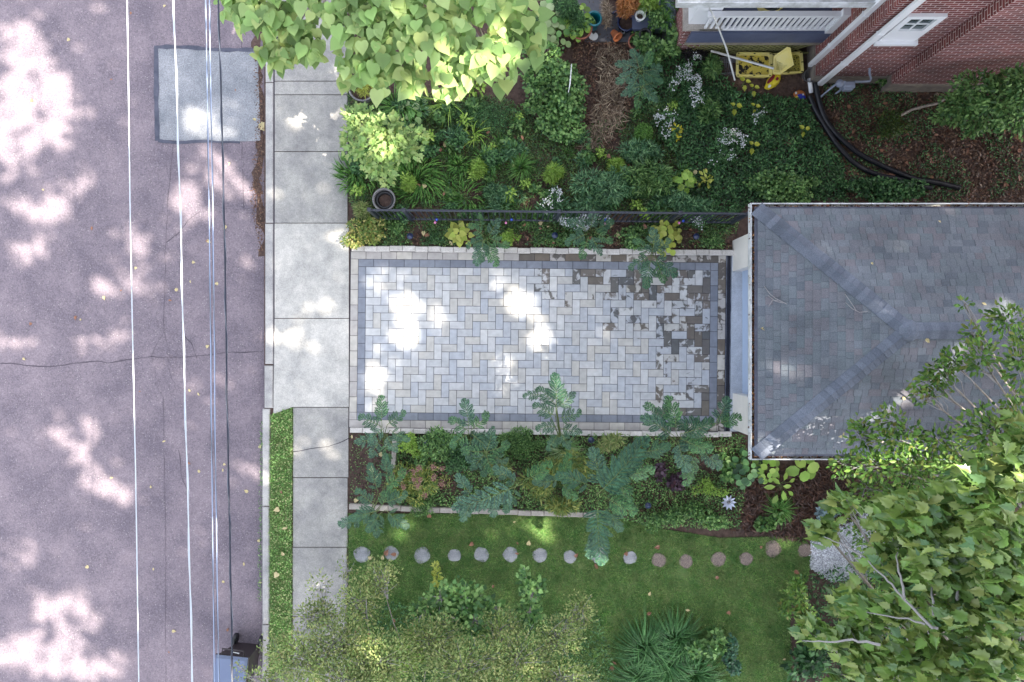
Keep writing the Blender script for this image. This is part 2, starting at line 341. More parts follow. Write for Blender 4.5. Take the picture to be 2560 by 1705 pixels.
# ------------------------------------------------------------------ setting: ground, road, pavement
def sheet(name, pts, z0, z1, m, **k):
    b = MB(); b.poly([tuple(P(x, y, max(z1, 0))[:2]) for x, y in pts], z0, z1); return b.build(name, m, **k)
def ext(x): return x
ZR = -.12
g = MB(); g.quad((-10.2, -60, -.3), (80, -60, -.3), (80, 60, -.3), (-10.2, 60, -.3)); g.quad((-80, -60, -.3), (-10.2, -60, -.3), (-10.2, 60, -.3), (-80, 60, -.3))
g.build('ground', M_lawnbase, kind='structure')
xr = P(660, 0, 0).x
b = MB(); b.box(-16, xr, -60, 60, ZR-.1, ZR); b.build('road', M_road, kind='structure')
b = MB(); b.box(-40, -16.05, -60, 60, -.25, -.01); b.build('far_verge', M_lawnbase, kind='structure')
def rpts(pts, z): return [tuple(P(x, y, z)[:2]) for x, y in pts]
def strip(b, pts, wid, z, jit=.0, mi=0):
    """ribbon along pixel polyline on the plane z; wid in metres"""
    q = [P(x, y, z) for x, y in pts]; L = []; 
    fine = []
    for i in range(len(q)-1):
        n = max(1, int((q[i+1]-q[i]).length/.08))
        for k in range(n): fine.append(q[i].lerp(q[i+1], k/n))
    fine.append(q[-1]); V = []
    for i, p in enumerate(fine):
        t = fine[min(i+1, len(fine)-1)] - fine[max(0, i-1)]; t.normalize(); s = Vector((-t.y, t.x, 0))
        o = s*noise.noise(p*3.1)*jit; w1 = wid*(.5+.6*noise.noise(p*5.0+Vector((9, 0, 0)))*min(1, jit*40)) if jit else wid*.5
        V += [tuple(p+o+s*w1), tuple(p+o-s*w1)]
    b.add(V, [(2*i, 2*i+1, 2*i+3, 2*i+2) for i in range(len(fine)-1)], mi)
def ragged(pts, z, amp=.009):
    q = [P(x, y, z) for x, y in pts]; out = []
    for i in range(len(q)):
        a, c = q[i], q[(i+1) % len(q)]; n = max(1, int((c-a).length/.05))
        for k in range(n): p = a.lerp(c, k/n); out.append((p.x+noise.noise(p*9)*amp+noise.noise(p*2)*amp, p.y+noise.noise(p*9+Vector((7, 0, 0)))*amp))
    return out
b = MB(); pp = ragged([(395, 122), (640, 124), (645, 150), (648, 230), (650, 300), (652, 352), (560, 356), (470, 352), (393, 350)], ZR); b.poly(pp, ZR-.01, ZR+.008); b.build('road_patch', M_patch, kind='structure')
b = MB()
strip(b, [(390, 114), (391, 235), (393, 352)], .085, ZR+.012, .010); strip(b, [(390, 118), (430, 116), (470, 118), (530, 124), (640, 124)], .07, ZR+.0125, .014)
strip(b, [(395, 352), (430, 356), (520, 353), (600, 357)], .05, ZR+.013, .018); b.build('tar_seam', M_tar, kind='structure')
b = MB()
for pts, wd in [([(0, 907), (30, 908), (60, 914), (125, 917), (180, 909), (250, 902), (270, 906), (330, 897), (380, 890), (430, 893), (490, 890), (560, 880), (655, 880)], .013),
                ([(433, 360), (420, 480), (412, 640), (410, 830), (385, 870), (380, 890), (388, 930), (388, 960), (405, 990)], .006),
                ([(410, 830), (425, 880), (420, 915), (430, 950)], .006), ([(408, 990), (411, 1150), (412, 1280), (415, 1420), (414, 1705)], .006),
                ([(450, 580), (415, 605)], .01), ([(455, 835), (480, 860), (492, 895)], .01), ([(446, 1125), (455, 1190), (470, 1230)], .008), ([(500, 530), (470, 550), (440, 590)], .009),
                ([(605, 20), (604, 120)], .010), ([(604, 360), (610, 520)], .008)]:
    strip(b, pts, wd, ZR+.006, .025)
b.build('road_cracks', mat('road_crack', lin(72, 66, 76), .95), kind='structure')
# gutter dirt along the kerb
b = MB(); strip(b, [(638, -200), (640, 60), (648, 180), (656, 300), (650, 400), (644, 500), (655, 570), (661, 640)], .17, ZR+.005, .09); b.build('gutter_dirt', M_soil, kind='structure')
# yard base
b = MB(); b.box(xr, 60, -60, 60, -.25, -.02); b.build('yard_earth', M_soil, kind='structure')
# kerb
b = MB()
for (y0, y1, xa, xb) in [(-900, 205, 664, 684), (207, 557, 664, 684), (559, 910, 663, 684), (914, 1020, 661, 683), (1022, 1265, 656, 675), (1267, 1560, 656, 674), (1562, 2600, 655, 673)]:
    a, c = P(xa, y0), P(xb, y1); b.bbox(a.x, c.x, c.y, a.y, -.3, .015, .02)
b.build('kerb', M_curb, kind='structure')
def panels(name, L, m, gap=.007):
    b = MB()
    for xa, xb, y0, y1 in L:
        a, c = P(xa, y0), P(xb, y1); b.bbox(a.x+gap, c.x-gap, c.y+gap, a.y-gap, -.1, .01, .006)
    return b.build(name, m, kind='structure')
panels('sidewalk', [(686, 870, -900, -700), (686, 870, -700, -480), (686, 870, -480, -200), (686, 870, -200, 40), (686, 870, 40, 203), (686, 870, 203, 237), (686, 870, 237, 379), (686, 870, 379, 558),
                    (732, 872, 1018, 1194), (732, 870, 1194, 1368), (731, 868, 1368, 1541), (731, 867, 1541, 1720), (731, 866, 1720, 1900), (731, 865, 1900, 2100), (731, 865, 2100, 2600)], M_walk)
b = MB(); gp = .007
for y0, y1 in ((558, 796), (796, 1018)):
    pts = [(686, y0), (873, y0), (873, y1)] + ([(686, y1)] if y1 < 900 else [(732, y1), (683, 1036)])
    q = rpts(pts, 0); c = (sum(p[0] for p in q)/len(q), sum(p[1] for p in q)/len(q))
    q = [(x+(gp if x < c[0] else -gp), y+(gp if y < c[1] else -gp)) for x, y in q]; b.poly(q, -.1, .01)
b.build('driveway_apron', M_apron, kind='structure')
b = MB(); b.box(P(684, 0).x-.004, P(686, 0).x+.004, P(0, 1035).y, P(0, -800).y, -.1, .004); b.build('kerb_joint', M_crack, kind='structure')
b = MB(); strip(b, [(733, 1127), (760, 1124), (790, 1120), (820, 1118), (845, 1108), (872, 1096)], .012, .0135, .03); b.build('sidewalk_crack', M_crack, kind='structure')

# lawn & verge
LAWN = [(872, 1284), (1500, 1284), (1640, 1320), (1800, 1345), (2010, 1340), (2030, 1380), (2020, 1450), (1980, 1500), (1975, 1560), (1990, 2300), (868, 2300)]
b = MB(); b.poly(rpts(LAWN, 0), -.1, -.003); b.build('lawn_ground', M_lawnbase, kind='structure')
VERGE_ = None
VERGE = [(678, 1036), (731, 1019), (729, 1300), (728, 2300), (674, 2300), (675, 1300)]
b = MB(); b.poly(rpts(VERGE, 0), -.1, .002); b.build('verge_ground', M_lawnbase, kind='structure')

def inpoly(x, y, poly):
    r = np.zeros(len(x), bool); n = len(poly)
    for i in range(n):
        x1, y1 = poly[i]; x2, y2 = poly[(i+1) % n]
        c = ((y1 > y) != (y2 > y)); xx = (x2-x1)*(y-y1)/((y2-y1) if y2 != y1 else 1e-9)+x1; r ^= c & (x < xx)
    return r
def scatter(poly, n, excl=()):
    xs = [p[0] for p in poly]; ys = [p[1] for p in poly]; out = []
    while sum(len(o) for o in out) < n:
        x = rng.uniform(min(xs), max(xs), n); y = rng.uniform(min(ys), max(ys), n); k = inpoly(x, y, poly)
        for cx, cy, rx, ry in excl: k &= ((x-cx)/rx)**2+((y-cy)/ry)**2 > 1
        out.append(np.stack([x[k], y[k]], 1))
    return np.concatenate(out)[:n]
def ell(cx, cy, rx, ry, n=14, j=.15):
    return [(cx+rx*math.cos(a)*(1+random.uniform(-j, j)), cy+ry*math.sin(a)*(1+random.uniform(-j, j))) for a in [2*math.pi*k/n for k in range(n)]]
def toW(q, z):
    z = np.broadcast_to(np.asarray(z, float), (len(q),)); k = (H-z)/H/S
    return np.stack([(q[:, 0]-1280)*k, -(q[:, 1]-852.5)*k, z], 1)
def rdir(n, up=1.0, spread=.6):
    v = rng.normal(0, spread, (n, 3)); v[:, 2] += up; return v
def rtip(n):
    a = rng.uniform(0, 2*np.pi, n); return np.stack([np.cos(a), np.sin(a), rng.normal(0, .25, n)], 1)
def stuff(name, polys, n, T, size, m, z=(.01, .05), nspread=.4, tip_up=0., label=None, excl=(), kind='stuff', cat=None, clump=0.):
    A = []
    for p in polys: A.append(scatter(p, max(1, n//len(polys)), excl))
    q = np.concatenate(A)
    if clump:
        v = np.array([noise.noise(Vector((x/60., y/60., 3.3))) for x, y in q]); q = q[v > -clump+.1*rng.normal(size=len(q))]
    m_ = len(q); W = toW(q, rng.uniform(z[0], z[1], m_)); t = rtip(m_); t[:, 2] += tip_up
    return cloud(name, T, W, t, rdir(m_, 1, nspread), rng.uniform(.65, 1.25, m_)*size, m, label=label, kind=kind, cat=cat)

STONES = [(905, 1386), (978, 1383), (1055, 1388), (1136, 1388), (1204, 1386), (1276, 1386), (1350, 1388), (1425, 1392), (1497, 1388), (1575, 1394), (1647, 1400), (1715, 1403), (1796, 1398), (1865, 1397), (1932, 1372), (2012, 1376)]
ex = [(x, y, 16.5, 16) for x, y in STONES]
LV = [(x-(4 if x < 900 else 0), min(y, 1760)) for x, y in LAWN]
stuff('lawn_grass', [LV], 100000, GRASS, .062, G_grass, z=(0, .004), nspread=1.0, tip_up=.8, excl=ex, clump=.7)
stuff('verge_grass', [[(x+(3 if x > 700 else -3), min(y, 1760)) for x, y in VERGE]], 14000, GRASS, .055, G_strip, z=(.0, .01), nspread=1., tip_up=.7)
stuff('verge_clover', [[(x, min(y, 1760)) for x, y in VERGE]], 2600, ROUND, .03, G_strip, z=(.02, .045), nspread=.5)

# ------------------------------------------------------------------ paved driveway
u = 19.15/S; DO = P(877, 628); DA = -math.atan(.0105)
def DM(i, j, z=0):     # driveway frame: i right, j down (units of half bricks)
    x, y = i*u, -j*u; c, s = math.cos(DA), math.sin(DA); return Vector((DO.x+x*c-y*s, DO.y+x*s+y*c, z))
MD = Matrix.Translation(Vector((DO.x, DO.y, 0))) @ Matrix.Rotation(DA, 4, 'Z')
def pavermat(name, cols, wet=True, streak=True):
    m = bpy.data.materials.new(name); m.use_nodes = True; n = m.node_tree.nodes; l = m.node_tree.links; b = n['Principled BSDF']
    g = n.new('ShaderNodeNewGeometry'); r = n.new('ShaderNodeValToRGB'); cr = r.color_ramp; cr.interpolation = 'CONSTANT' if len(cols) > 3 else 'LINEAR'
    while len(cr.elements) < len(cols): cr.elements.new(.5)
    for i, c in enumerate(cols): cr.elements[i].position = i/len(cols); cr.elements[i].color = c
    l.new(g.outputs['Random Per Island'], r.inputs[0])
    tx = n.new('ShaderNodeTexNoise'); tx.inputs['Scale'].default_value = 9; tx.inputs['Detail'].default_value = 7; l.new(g.outputs['Position'], tx.inputs['Vector'])
    mr = n.new('ShaderNodeMapRange'); mr.inputs['From Min'].default_value = .3; mr.inputs['From Max'].default_value = .7; mr.inputs['To Min'].default_value = .88; mr.inputs['To Max'].default_value = 1.12
    l.new(tx.outputs['Fac'], mr.inputs['Value']); h = n.new('ShaderNodeHueSaturation'); l.new(mr.outputs[0], h.inputs['Value']); l.new(r.outputs[0], h.inputs['Color']); src = h.outputs[0]
    b.inputs['Roughness'].default_value = .75; b.inputs['Specular IOR Level'].default_value = .3
    if wet:   # damp stones: the stain attribute is how soaked each stone is; noise eats dry islands out of it
        at = n.new('ShaderNodeAttribute'); at.attribute_name = 'damp'
        n2 = n.new('ShaderNodeTexNoise'); n2.inputs['Scale'].default_value = 7.5; n2.inputs['Detail'].default_value = 3; n2.inputs['Distortion'].default_value = .6; l.new(g.outputs['Position'], n2.inputs['Vector'])
        m1 = n.new('ShaderNodeMath'); m1.operation = 'ADD'; l.new(at.outputs['Fac'], m1.inputs[0]); l.new(n2.outputs['Fac'], m1.inputs[1])
        m2 = n.new('ShaderNodeMapRange'); m2.inputs['From Min'].default_value = .97; m2.inputs['From Max'].default_value = 1.06; l.new(m1.outputs[0], m2.inputs['Value'])
        dk = n.new('ShaderNodeMix'); dk.data_type = 'RGBA'; dk.blend_type = 'MULTIPLY'; dk.inputs[0].default_value = 1; l.new(src, dk.inputs[6])
        r2 = n.new('ShaderNodeValToRGB'); r2.color_ramp.elements[0].color = (.34, .29, .255, 1); r2.color_ramp.elements[1].color = (.28, .275, .265, 1); l.new(g.outputs['Random Per Island'], r2.inputs[0])
        l.new(r2.outputs[0], dk.inputs[7]); mx = n.new('ShaderNodeMix'); mx.data_type = 'RGBA'; l.new(m2.outputs[0], mx.inputs[0]); l.new(src, mx.inputs[6]); l.new(dk.outputs[2], mx.inputs[7]); src = mx.outputs[2]
        ro = n.new('ShaderNodeMapRange'); ro.inputs['To Min'].default_value = .75; ro.inputs['To Max'].default_value = .5; l.new(m2.outputs[0], ro.inputs['Value']); l.new(ro.outputs[0], b.inputs['Roughness'])
    l.new(src, b.inputs['Base Color'])
    bu = n.new('ShaderNodeBump'); bu.inputs['Strength'].default_value = .25; bu.inputs['Distance'].default_value = .004; l.new(tx.outputs['Fac'], bu.inputs['Height']); l.new(bu.outputs[0], b.inputs['Normal'])
    return m
M_paver = pavermat('herringbone_paver', [lin(172, 174, 178), lin(180, 181, 184), lin(172, 171, 170), lin(167, 170, 177), lin(184, 185, 187), lin(176, 174, 171), lin(170, 172, 176), lin(164, 168, 176)])
M_tanp = pavermat('tan_border_paver', [lin(172, 168, 162), lin(180, 176, 170), lin(164, 160, 158)])
M_charp = pavermat('slate_border_paver', [lin(120, 125, 137), lin(128, 133, 144), lin(114, 119, 131)], wet=False)
b = MB(); damp = []; gpp = .0035
def dampness(i, j):
    # stones are soaked towards the drain, most in the upper right corner and along the far end
    t = (i-float(np.interp(j, [2, 4, 6, 9, 12, 15, 18, 21], [22.5, 24, 30, 33, 37, 40, 37, 34])))/13. + noise.noise(Vector((i*.22, j*.22, 5)))*.25
    return .30+.34*min(1, t)+random.uniform(-.30, .24) if t > 0 else -1
def pv(i0, i1, j0, j1, mi, wetf):
    b.bbox(i0*u+gpp, i1*u-gpp, -j1*u+gpp, -j0*u-gpp, -.06, .0+random.uniform(-.0006, .0006), .004, mi, M=MD)
    damp.extend([wetf]*12)
NI, NJ = 45, 19
for i in range(-1, NI+1):
    for j in range(-1, NJ+1):
        k = (i-j) % 4
        if k == 0: a = (i, i+2, j, j+1)
        elif k == 3: a = (i, i+1, j, j+2)
        else: continue
        a = (max(a[0], 0), min(a[1], NI), max(a[2], 0), min(a[3], NJ))
        if a[1] > a[0] and a[3] > a[2]: pv(a[0]+2, a[1]+2, a[2]+2, a[3]+2, 0, dampness(a[0]+2, a[2]+2))
for k in range(0, 24):
    i0, i1 = 1+2*k, min(48, 3+2*k)
    if i0 < 48:
        pv(i0, i1, 1, 2, 2, -1); pv(i0, i1, 21, 22, 2, -1)
for k in range(0, 25):
    i0, i1 = 2*k, min(49, 2+2*k)
    if i0 < 49:
        pv(i0, i1, 0, 1, 1, -1 if i0 < 21 else random.uniform(.4, .75)); pv(i0, i1, 22, 23, 1, -1 if i0 < 40 else .5)
for k in range(0, 10):
    j0, j1 = 2+2*k, min(21, 4+2*k)
    if j0 < 21: pv(1, 2, j0, j1, 2, -1); pv(47, 48, j0, j1, 2, -1)
for k in range(0, 11):
    j0, j1 = 1+2*k, min(22, 3+2*k)
    if j0 < 22: pv(0, 1, j0, j1, 1, -1); pv(48, 49, j0, j1, 1, random.uniform(.35, .65))
o = b.build('driveway', [M_paver, M_tanp, M_charp], kind='structure')
at = o.data.attributes.new('damp', 'FLOAT', 'POINT'); at.data.foreach_set('value', damp)
b = MB(); b.box(-.02, 52*u, -23*u-.02, .02, -.09, -.012, M=MD); b.build('driveway_bedding', M_crack, kind='structure')
# trench drain
dr = empty('trench_drain', DM(49.35, 11.5, -.05), 'long black slotted trench drain across the driveway in front of the garage', 'drain')
b = MB(); b.box(49*u+.008, 49.1*u+.008, -23*u, 0, -.05, .002, M=MD); b.box(49.62*u, 49.72*u, -23*u, 0, -.05, .002, M=MD); b.build('frame', M_cable_d, dr)
b = MB(); nb = 170
for k in range(nb): b.box(49.1*u+.012, 49.62*u-.003, -(k+.1)*23*u/nb-.010, -(k+.1)*23*u/nb, -.02, -.001, M=MD)
b.box(49.33*u, 49.39*u, -23*u+.01, -.01, -.02, .001, M=MD); b.build('grate', M_drain, dr)
b = MB(); b.box(49.75*u, 4.9+abs(DO.x), -23*u, 0.05, -.08, .003, M=MD); b.build('garage_threshold', concrete('threshold_concrete', lin(165, 172, 184), lin(182, 188, 198)), kind='structure')

def edging(name, p0, p1, wpx, zt, m, label, blk=.245, group='block edgings round the beds'):
    a, c = P(*p0, zt), P(*p1, zt); L = (c-a).length; ang = math.atan2(c.y-a.y, c.x-a.x); n = max(1, int(L/blk)); M_ = Matrix.Translation(Vector((a.x, a.y, 0))) @ Matrix.Rotation(ang, 4, 'Z')
    b = MB(); wd = wpx/S
    for k in range(n):
        o = random.uniform(-.007, .007)
        b.bbox(k*L/n+.003, (k+1)*L/n-.003, -wd/2+o, wd/2+o, -.05, zt+random.uniform(-.004, .006), .012, M=M_)
    return b.build(name, m, label=label, cat='edging', group=group)
edging('block_edging', (878, 620), (1838, 632), 13, .10, M_edge, 'pale block edging between the fence bed and the driveway')
edging('block_edging', (874, 1076), (1830, 1087), 12, .10, M_edge, 'pale block edging along the lower side of the driveway')
edging('block_edging', (872, 1268), (1490, 1288), 13, .10, M_edge2, 'weathered block edging between the lower bed and the lawn')
edging('block_edging', (988, 1088), (983, 1172), 12, .10, M_edge2, 'short upright row of blocks splitting off the bare soil patch')

# stepping stones
for i, (x, y) in enumerate(STONES):
    c = P(x, y); n = 18; rr = .150+random.uniform(-.022, .018); pts = [(c.x+rr*math.cos(a)*(1+.06*math.sin(3*a+i)+.04*math.sin(5*a+2*i)), c.y+rr*math.sin(a)*(1+.07*math.cos(2*a+i*2)+.04*math.cos(4*a+i))) for a in [2*math.pi*k/n for k in range(n)]]
    b = MB(); b.poly(pts, -.04, .004+.006*random.random())
    nm = ['first', 'second', 'third', 'fourth', 'fifth', 'sixth', 'seventh', 'eighth', 'ninth', 'tenth'][i] if i < 10 else ['first', 'second', 'third', 'fourth', 'fifth', 'sixth'][i-10]
    if i < 10: b.build('stepping_stone', concrete('stepping_stone_concrete', lin(132, 134, 140), lin(164, 165, 170)) if i == 0 else bpy.data.materials['stepping_stone_concrete'], label=f'round pale grey stepping stone, {nm} in the row counted from the sidewalk', cat='stepping stone', group='round stepping stones across the lawn')
    else: b.build('stepping_stone', M_stepg, label=f'round dark pebbly stepping stone, {nm} after the pale grey ones', cat='stepping stone', group='round stepping stones across the lawn')

# ------------------------------------------------------------------ garage
ga = empty('garage', (4.3, .16, 0), 'small garage with a blue grey shingle hip roof and white front pillars', 'garage')
ZE = 2.6; RX0, RX1 = 3.87, 13.0; RY0, RY1 = -1.93, 2.24; RYC = (RY0+RY1)/2; RUN = (RY1-RY0)/2; RISE = .98; XA = RX0+RUN
b = MB()
b.box(4.31, 4.52, 1.36, 1.96, -.1, ZE-.12); b.box(4.31, 4.52, -1.72, -1.02, -.1, ZE-.12); b.box(4.31, 4.52, -1.02, 1.36, 2.2, ZE-.12)
b.box(4.52, 12.8, 1.86, 1.96, -.1, ZE-.12); b.box(4.52, 12.8, -1.72, -1.62, -.1, ZE-.12); b.box(12.7, 12.8, -1.62, 1.86, -.1, ZE-.12); b.build('wall', M_white, ga)
b = MB(); b.box(4.50, 4.54, -1.02, 1.36, .0, 2.2, 0)
for k in range(4): b.box(4.485, 4.498, -.98, 1.32, .06+k*.54, .52+k*.54, 0)
b.build('door', mat('door_paint', lin(160, 178, 205), .4), ga)
b = MB(); b.box(RX0+.02, RX1, RY0+.02, RY1-.02, ZE-.12, ZE-.06); b.build('soffit', M_white, ga)
# gutter: open trough along three eaves
b = MB(); W_ = .115
def trough(b, ax, lo, hi, edge, sgn):
    for (o0, o1, z0, z1) in ((0, .020, ZE-.12, ZE+.03), (.0, W_, ZE-.12, ZE-.105), (W_-.01, W_, ZE-.12, ZE-.02)):
        a0, a1 = edge + sgn*o0, edge + sgn*o1; a0, a1 = min(a0, a1), max(a0, a1)
        if ax == 'y': b.box(a0, a1, lo, hi, z0, z1)
        else: b.box(lo, hi, a0, a1, z0, z1)
trough(b, 'y', RY0, RY1, RX0, 1); trough(b, 'x', RX0+.013, RX1, RY1, -1); trough(b, 'x', RX0+.013, RX1, RY0, 1)
b.build('gutter', M_gutter, ga)
EO = .10          # shingles start inside the gutter
def facet_pt(x, y):  # roof height over a plan point
    d = min(x-RX0, y-RY0, RY1-y); return ZE + .02 + RISE*d/RUN
b = MB()   # deck under the shingles
e = .06; A0 = (RX0+e, RY0+e); A1 = (RX0+e, RY1-e); B0 = (RX1, RY0+e); B1 = (RX1, RY1-e)
zz = lambda p: (p[0], p[1], facet_pt(*p)-.02)
apx = (XA, RYC, ZE+RISE-.0); rdg = (RX1, RYC, ZE+RISE)
b.add([zz(A0), zz(A1), apx], [(0, 2, 1)]); b.add([zz(A1), (RX1, RY1-e, facet_pt(RX1, RY1-e)-.02), rdg, apx], [(0, 3, 2, 1)][::-1]); b.add([zz(A0), apx, rdg, (RX1, RY0+e, facet_pt(RX1, RY0+e)-.02)], [(0, 1, 2, 3)])
rf = b.build('roof', M_tar, ga)
def clip(poly, a, bb, c):   # keep a*x+b*y<=c
    out = []
    for i in range(len(poly)):
        p, q = poly[i], poly[(i+1) % len(poly)]; dp, dq = a*p[0]+bb*p[1]-c, a*q[0]+bb*q[1]-c
        if dp <= 0: out.append(p)
        if (dp < 0) != (dq < 0) and dp != dq: t = dp/(dp-dq); out.append((p[0]+t*(q[0]-p[0]), p[1]+t*(q[1]-p[1])))
    return out
SL = math.hypot(RUN, RISE)/RUN
def shingle_mat(name, cols):
    m = bpy.data.materials.new(name); m.use_nodes = True; n = m.node_tree.nodes; l = m.node_tree.links; bs = n['Principled BSDF']
    g = n.new('ShaderNodeNewGeometry'); r = n.new('ShaderNodeValToRGB'); cr = r.color_ramp
    while len(cr.elements) < len(cols): cr.elements.new(.5)
    for i, c in enumerate(cols): cr.elements[i].position = i/(len(cols)-1); cr.elements[i].color = c
    l.new(g.outputs['Random Per Island'], r.inputs[0])
    t1 = n.new('ShaderNodeTexNoise'); t1.inputs['Scale'].default_value = 70; t1.inputs['Detail'].default_value = 2; l.new(g.outputs['Position'], t1.inputs['Vector'])
    t2 = n.new('ShaderNodeTexNoise'); t2.inputs['Scale'].default_value = 1.6; t2.inputs['Detail'].default_value = 7; l.new(g.outputs['Position'], t2.inputs['Vector'])
    a = n.new('ShaderNodeMath'); l.new(t1.outputs['Fac'], a.inputs[0]); l.new(t2.outputs['Fac'], a.inputs[1]); mr = n.new('ShaderNodeMapRange')
    mr.inputs['From Min'].default_value = .7; mr.inputs['From Max'].default_value = 1.3; mr.inputs['To Min'].default_value = .68; mr.inputs['To Max'].default_value = 1.32; l.new(a.outputs[0], mr.inputs['Value'])
    h = n.new('ShaderNodeHueSaturation'); l.new(mr.outputs[0], h.inputs['Value']); l.new(r.outputs[0], h.inputs['Color']); l.new(h.outputs[0], bs.inputs['Base Color'])
    bs.inputs['Roughness'].default_value = .9; bs.inputs['Specular IOR Level'].default_value = .2
    bu = n.new('ShaderNodeBump'); bu.inputs['Strength'].default_value = .6; bu.inputs['Distance'].default_value = .004; l.new(t1.outputs['Fac'], bu.inputs['Height']); l.new(bu.outputs[0], bs.inputs['Normal'])
    return m
M_shing = shingle_mat('blue_grey_shingle', [lin(92, 98, 108), lin(110, 115, 124), lin(100, 108, 116), lin(110, 108, 116), lin(102, 108, 118)])
M_cap = shingle_mat('ridge_shingle', [lin(84, 90, 104), lin(108, 114, 128), lin(98, 104, 118), lin(88, 94, 106)])
def shingles(b, face):
    d = .108; nrow = int((RUN-EO)/d)+1
    for r_ in range(nrow):
        v0 = EO+r_*d; v1 = min(RUN, v0+d*1.12)
        s0, s1 = (RY0, RY1) if face == 'L' else (RX0, RX1-.2)
        x = s0 - random.uniform(0, .2)
        while x < s1:
            wdt = random.choice((.10, .13, .16, .2)); p = [(x+.002, v0), (x+wdt-.002, v0), (x+wdt-.002, v1), (x+.002, v1)]; x += wdt
            if face == 'L': p = clip(clip(p, -1, 1, -RY0), 1, 1, RY1)   # v<=y-RY0 ; v<=RY1-y
            else: p = clip(p, -1, 1, -RX0)
            if len(p) < 3: continue
            jz = random.uniform(0, .004); out = []
            for (a_, v) in p:
                z = ZE+.02+RISE*v/RUN + (.018 if v < v0+.5*d else .004)+jz
                out.append((RX0+v, a_, z) if face == 'L' else ((a_, RY1-v, z) if face == 'T' else (a_, RY0+v, z)))
            n = len(out); dn = [(q[0], q[1], q[2]-.014) for q in out]
            F = [tuple(range(n))] + [(i, (i+1) % n, n+(i+1) % n, n+i) for i in range(n)]
            if face in ('L', 'T'): F = [tuple(reversed(f)) for f in F]
            b.add(out+dn, F)
for f in 'LTB':
    b = MB(); shingles(b, f); b.build('shingle_slope', M_shing, rf)
def caps(b, p0, p1, nA, nB, halfw, n):
    """overlapping folded caps from low p0 to high p1; nA,nB horizontal unit vectors across, dropping with the two slopes"""
    p0, p1 = Vector(p0), Vector(p1)
    for k in range(n):
        a = p0.lerp(p1, k/n); c = p0.lerp(p1, (k+1.25)/n) if k < n-1 else p1
        for q, l in ((a, .034), (c, .016)): pass
        j = random.uniform(-.004, .003); up0, up1 = Vector((0, 0, .034+j*.4)), Vector((0, 0, .024+j*.4))
        V = [a+nA*halfw+up0, a+up0+Vector((0, 0, .012)), a+nB*halfw+up0, c+nA*halfw+up1, c+up1+Vector((0, 0, .012)), c+nB*halfw+up1]
        V2 = [v-Vector((0, 0, .02)) for v in V]
        F = [(0, 1, 4, 3), (1, 2, 5, 4), (0, 6, 7, 1), (1, 7, 8, 2), (0, 3, 9, 6), (2, 8, 11, 5)]
        b.add([tuple(v) for v in V+V2], F)
sl_ = RISE/RUN
def down(v): # fall-line corrected lateral vector: moves along the facet
    return Vector(v)
hz = lambda p: ZE+.02+RISE*min(p[0]-RX0, p[1]-RY0, RY1-p[1])/RUN
for (sy, y0) in ((1, RY1), (-1, RY0)):
    b = MB(); dx = .7071
    # hip line direction in plan (1,-sy); across directions
    nL = Vector((-dx, -sy*dx, 0)); nT = Vector((dx, sy*dx, 0))
    # moving across by t drops: on left facet height changes with x only, on side facet with y only
    nL.z = -sl_*dx; nT.z = -sl_*dx
    caps(b, (RX0+.09, y0-sy*.09, ZE+.02+sl_*.09), (XA, RYC, ZE+.02+RISE), nL, nT, .125, 30); b.build('hip_cap', M_cap, rf)
b = MB(); caps(b, (RX1, RYC, ZE+.02+RISE), (XA-.02, RYC, ZE+.02+RISE), Vector((0, 1, -sl_)), Vector((0, -1, -sl_)), .125, 60); b.build('ridge_cap', M_cap, rf)
b = MB(); b.lathe((XA+.02, RYC, ZE+RISE+.03), [(.17, -.05), (.15, .0), (.08, .035), (0, .045)], 9, sm=False); b.build('peak_cap', M_cap, rf)
# leaves packed in the gutter
Q = []
for k in range(2600):
    s = random.random()
    if s < .42: Q.append((RX0+random.uniform(.035, .12), random.uniform(RY0+.03, RY1-.03)))
    elif s < .7: Q.append((random.uniform(RX0, RX1), RY1-random.uniform(.035, .12)))
    else: Q.append((random.uniform(RX0, RX1), RY0+random.uniform(.035, .12)))
Q = np.array(Q); W = np.column_stack([Q, rng.uniform(ZE-.04, ZE+.02, len(Q))])
cloud('gutter_leaves', OVAL, W, rtip(len(Q)), rdir(len(Q), 1, .6), rng.uniform(.04, .075, len(Q)), leafmat('gutter_litter', [lin(60, 34, 28), lin(96, 56, 40), lin(120, 74, 50), lin(70, 44, 40), lin(140, 100, 60)], transl=.05), kind='raw' if False else 'stuff', label='wet brown leaves lying in the garage gutters')

# ------------------------------------------------------------------ brick house and porch
ho = empty('brick_house', (6.5, 6, 0), 'dark red brick house with white downspouts, porch and a bump-out wall', 'house')
HX, HY = 5.80, 5.06
b = MB(); b.box(HX, 7.19, HY, HY+.25, .34, 6.4); b.box(7.19, 7.35, HY+.02, HY+.25, .34, 6.4); b.box(7.35, 14, HY+.1, HY+.25, .34, 6.4); b.build('wall', M_brickY, ho)
b = MB(); b.box(HX-.004, HX+.25, HY+.004, 14, .34, 6.4); b.build('wall', M_brickX, ho, label='brick wall facing the street')
b = MB(); b.box(7.22, 12.2, HY-.17, HY+.1, .40, 6.4); b.build('chimney_breast', M_brickY, ho)
b = MB(); b.box(7.216, 7.24, HY-.165, HY+.0, .40, 6.4)
b.build('chimney_side', brickmat('brick_side_pale_mortar', 1, (188, 174, 172)), ho)
b = MB(); b.box(HX-.03, 7.2, HY-.03, HY+.25, -.2, .345); b.box(HX-.03, HX+.2, HY+.25, 14, -.2, .345); b.box(7.19, 12.25, HY-.2, HY+.2, -.2, .41); b.build('foundation', M_stone, ho)
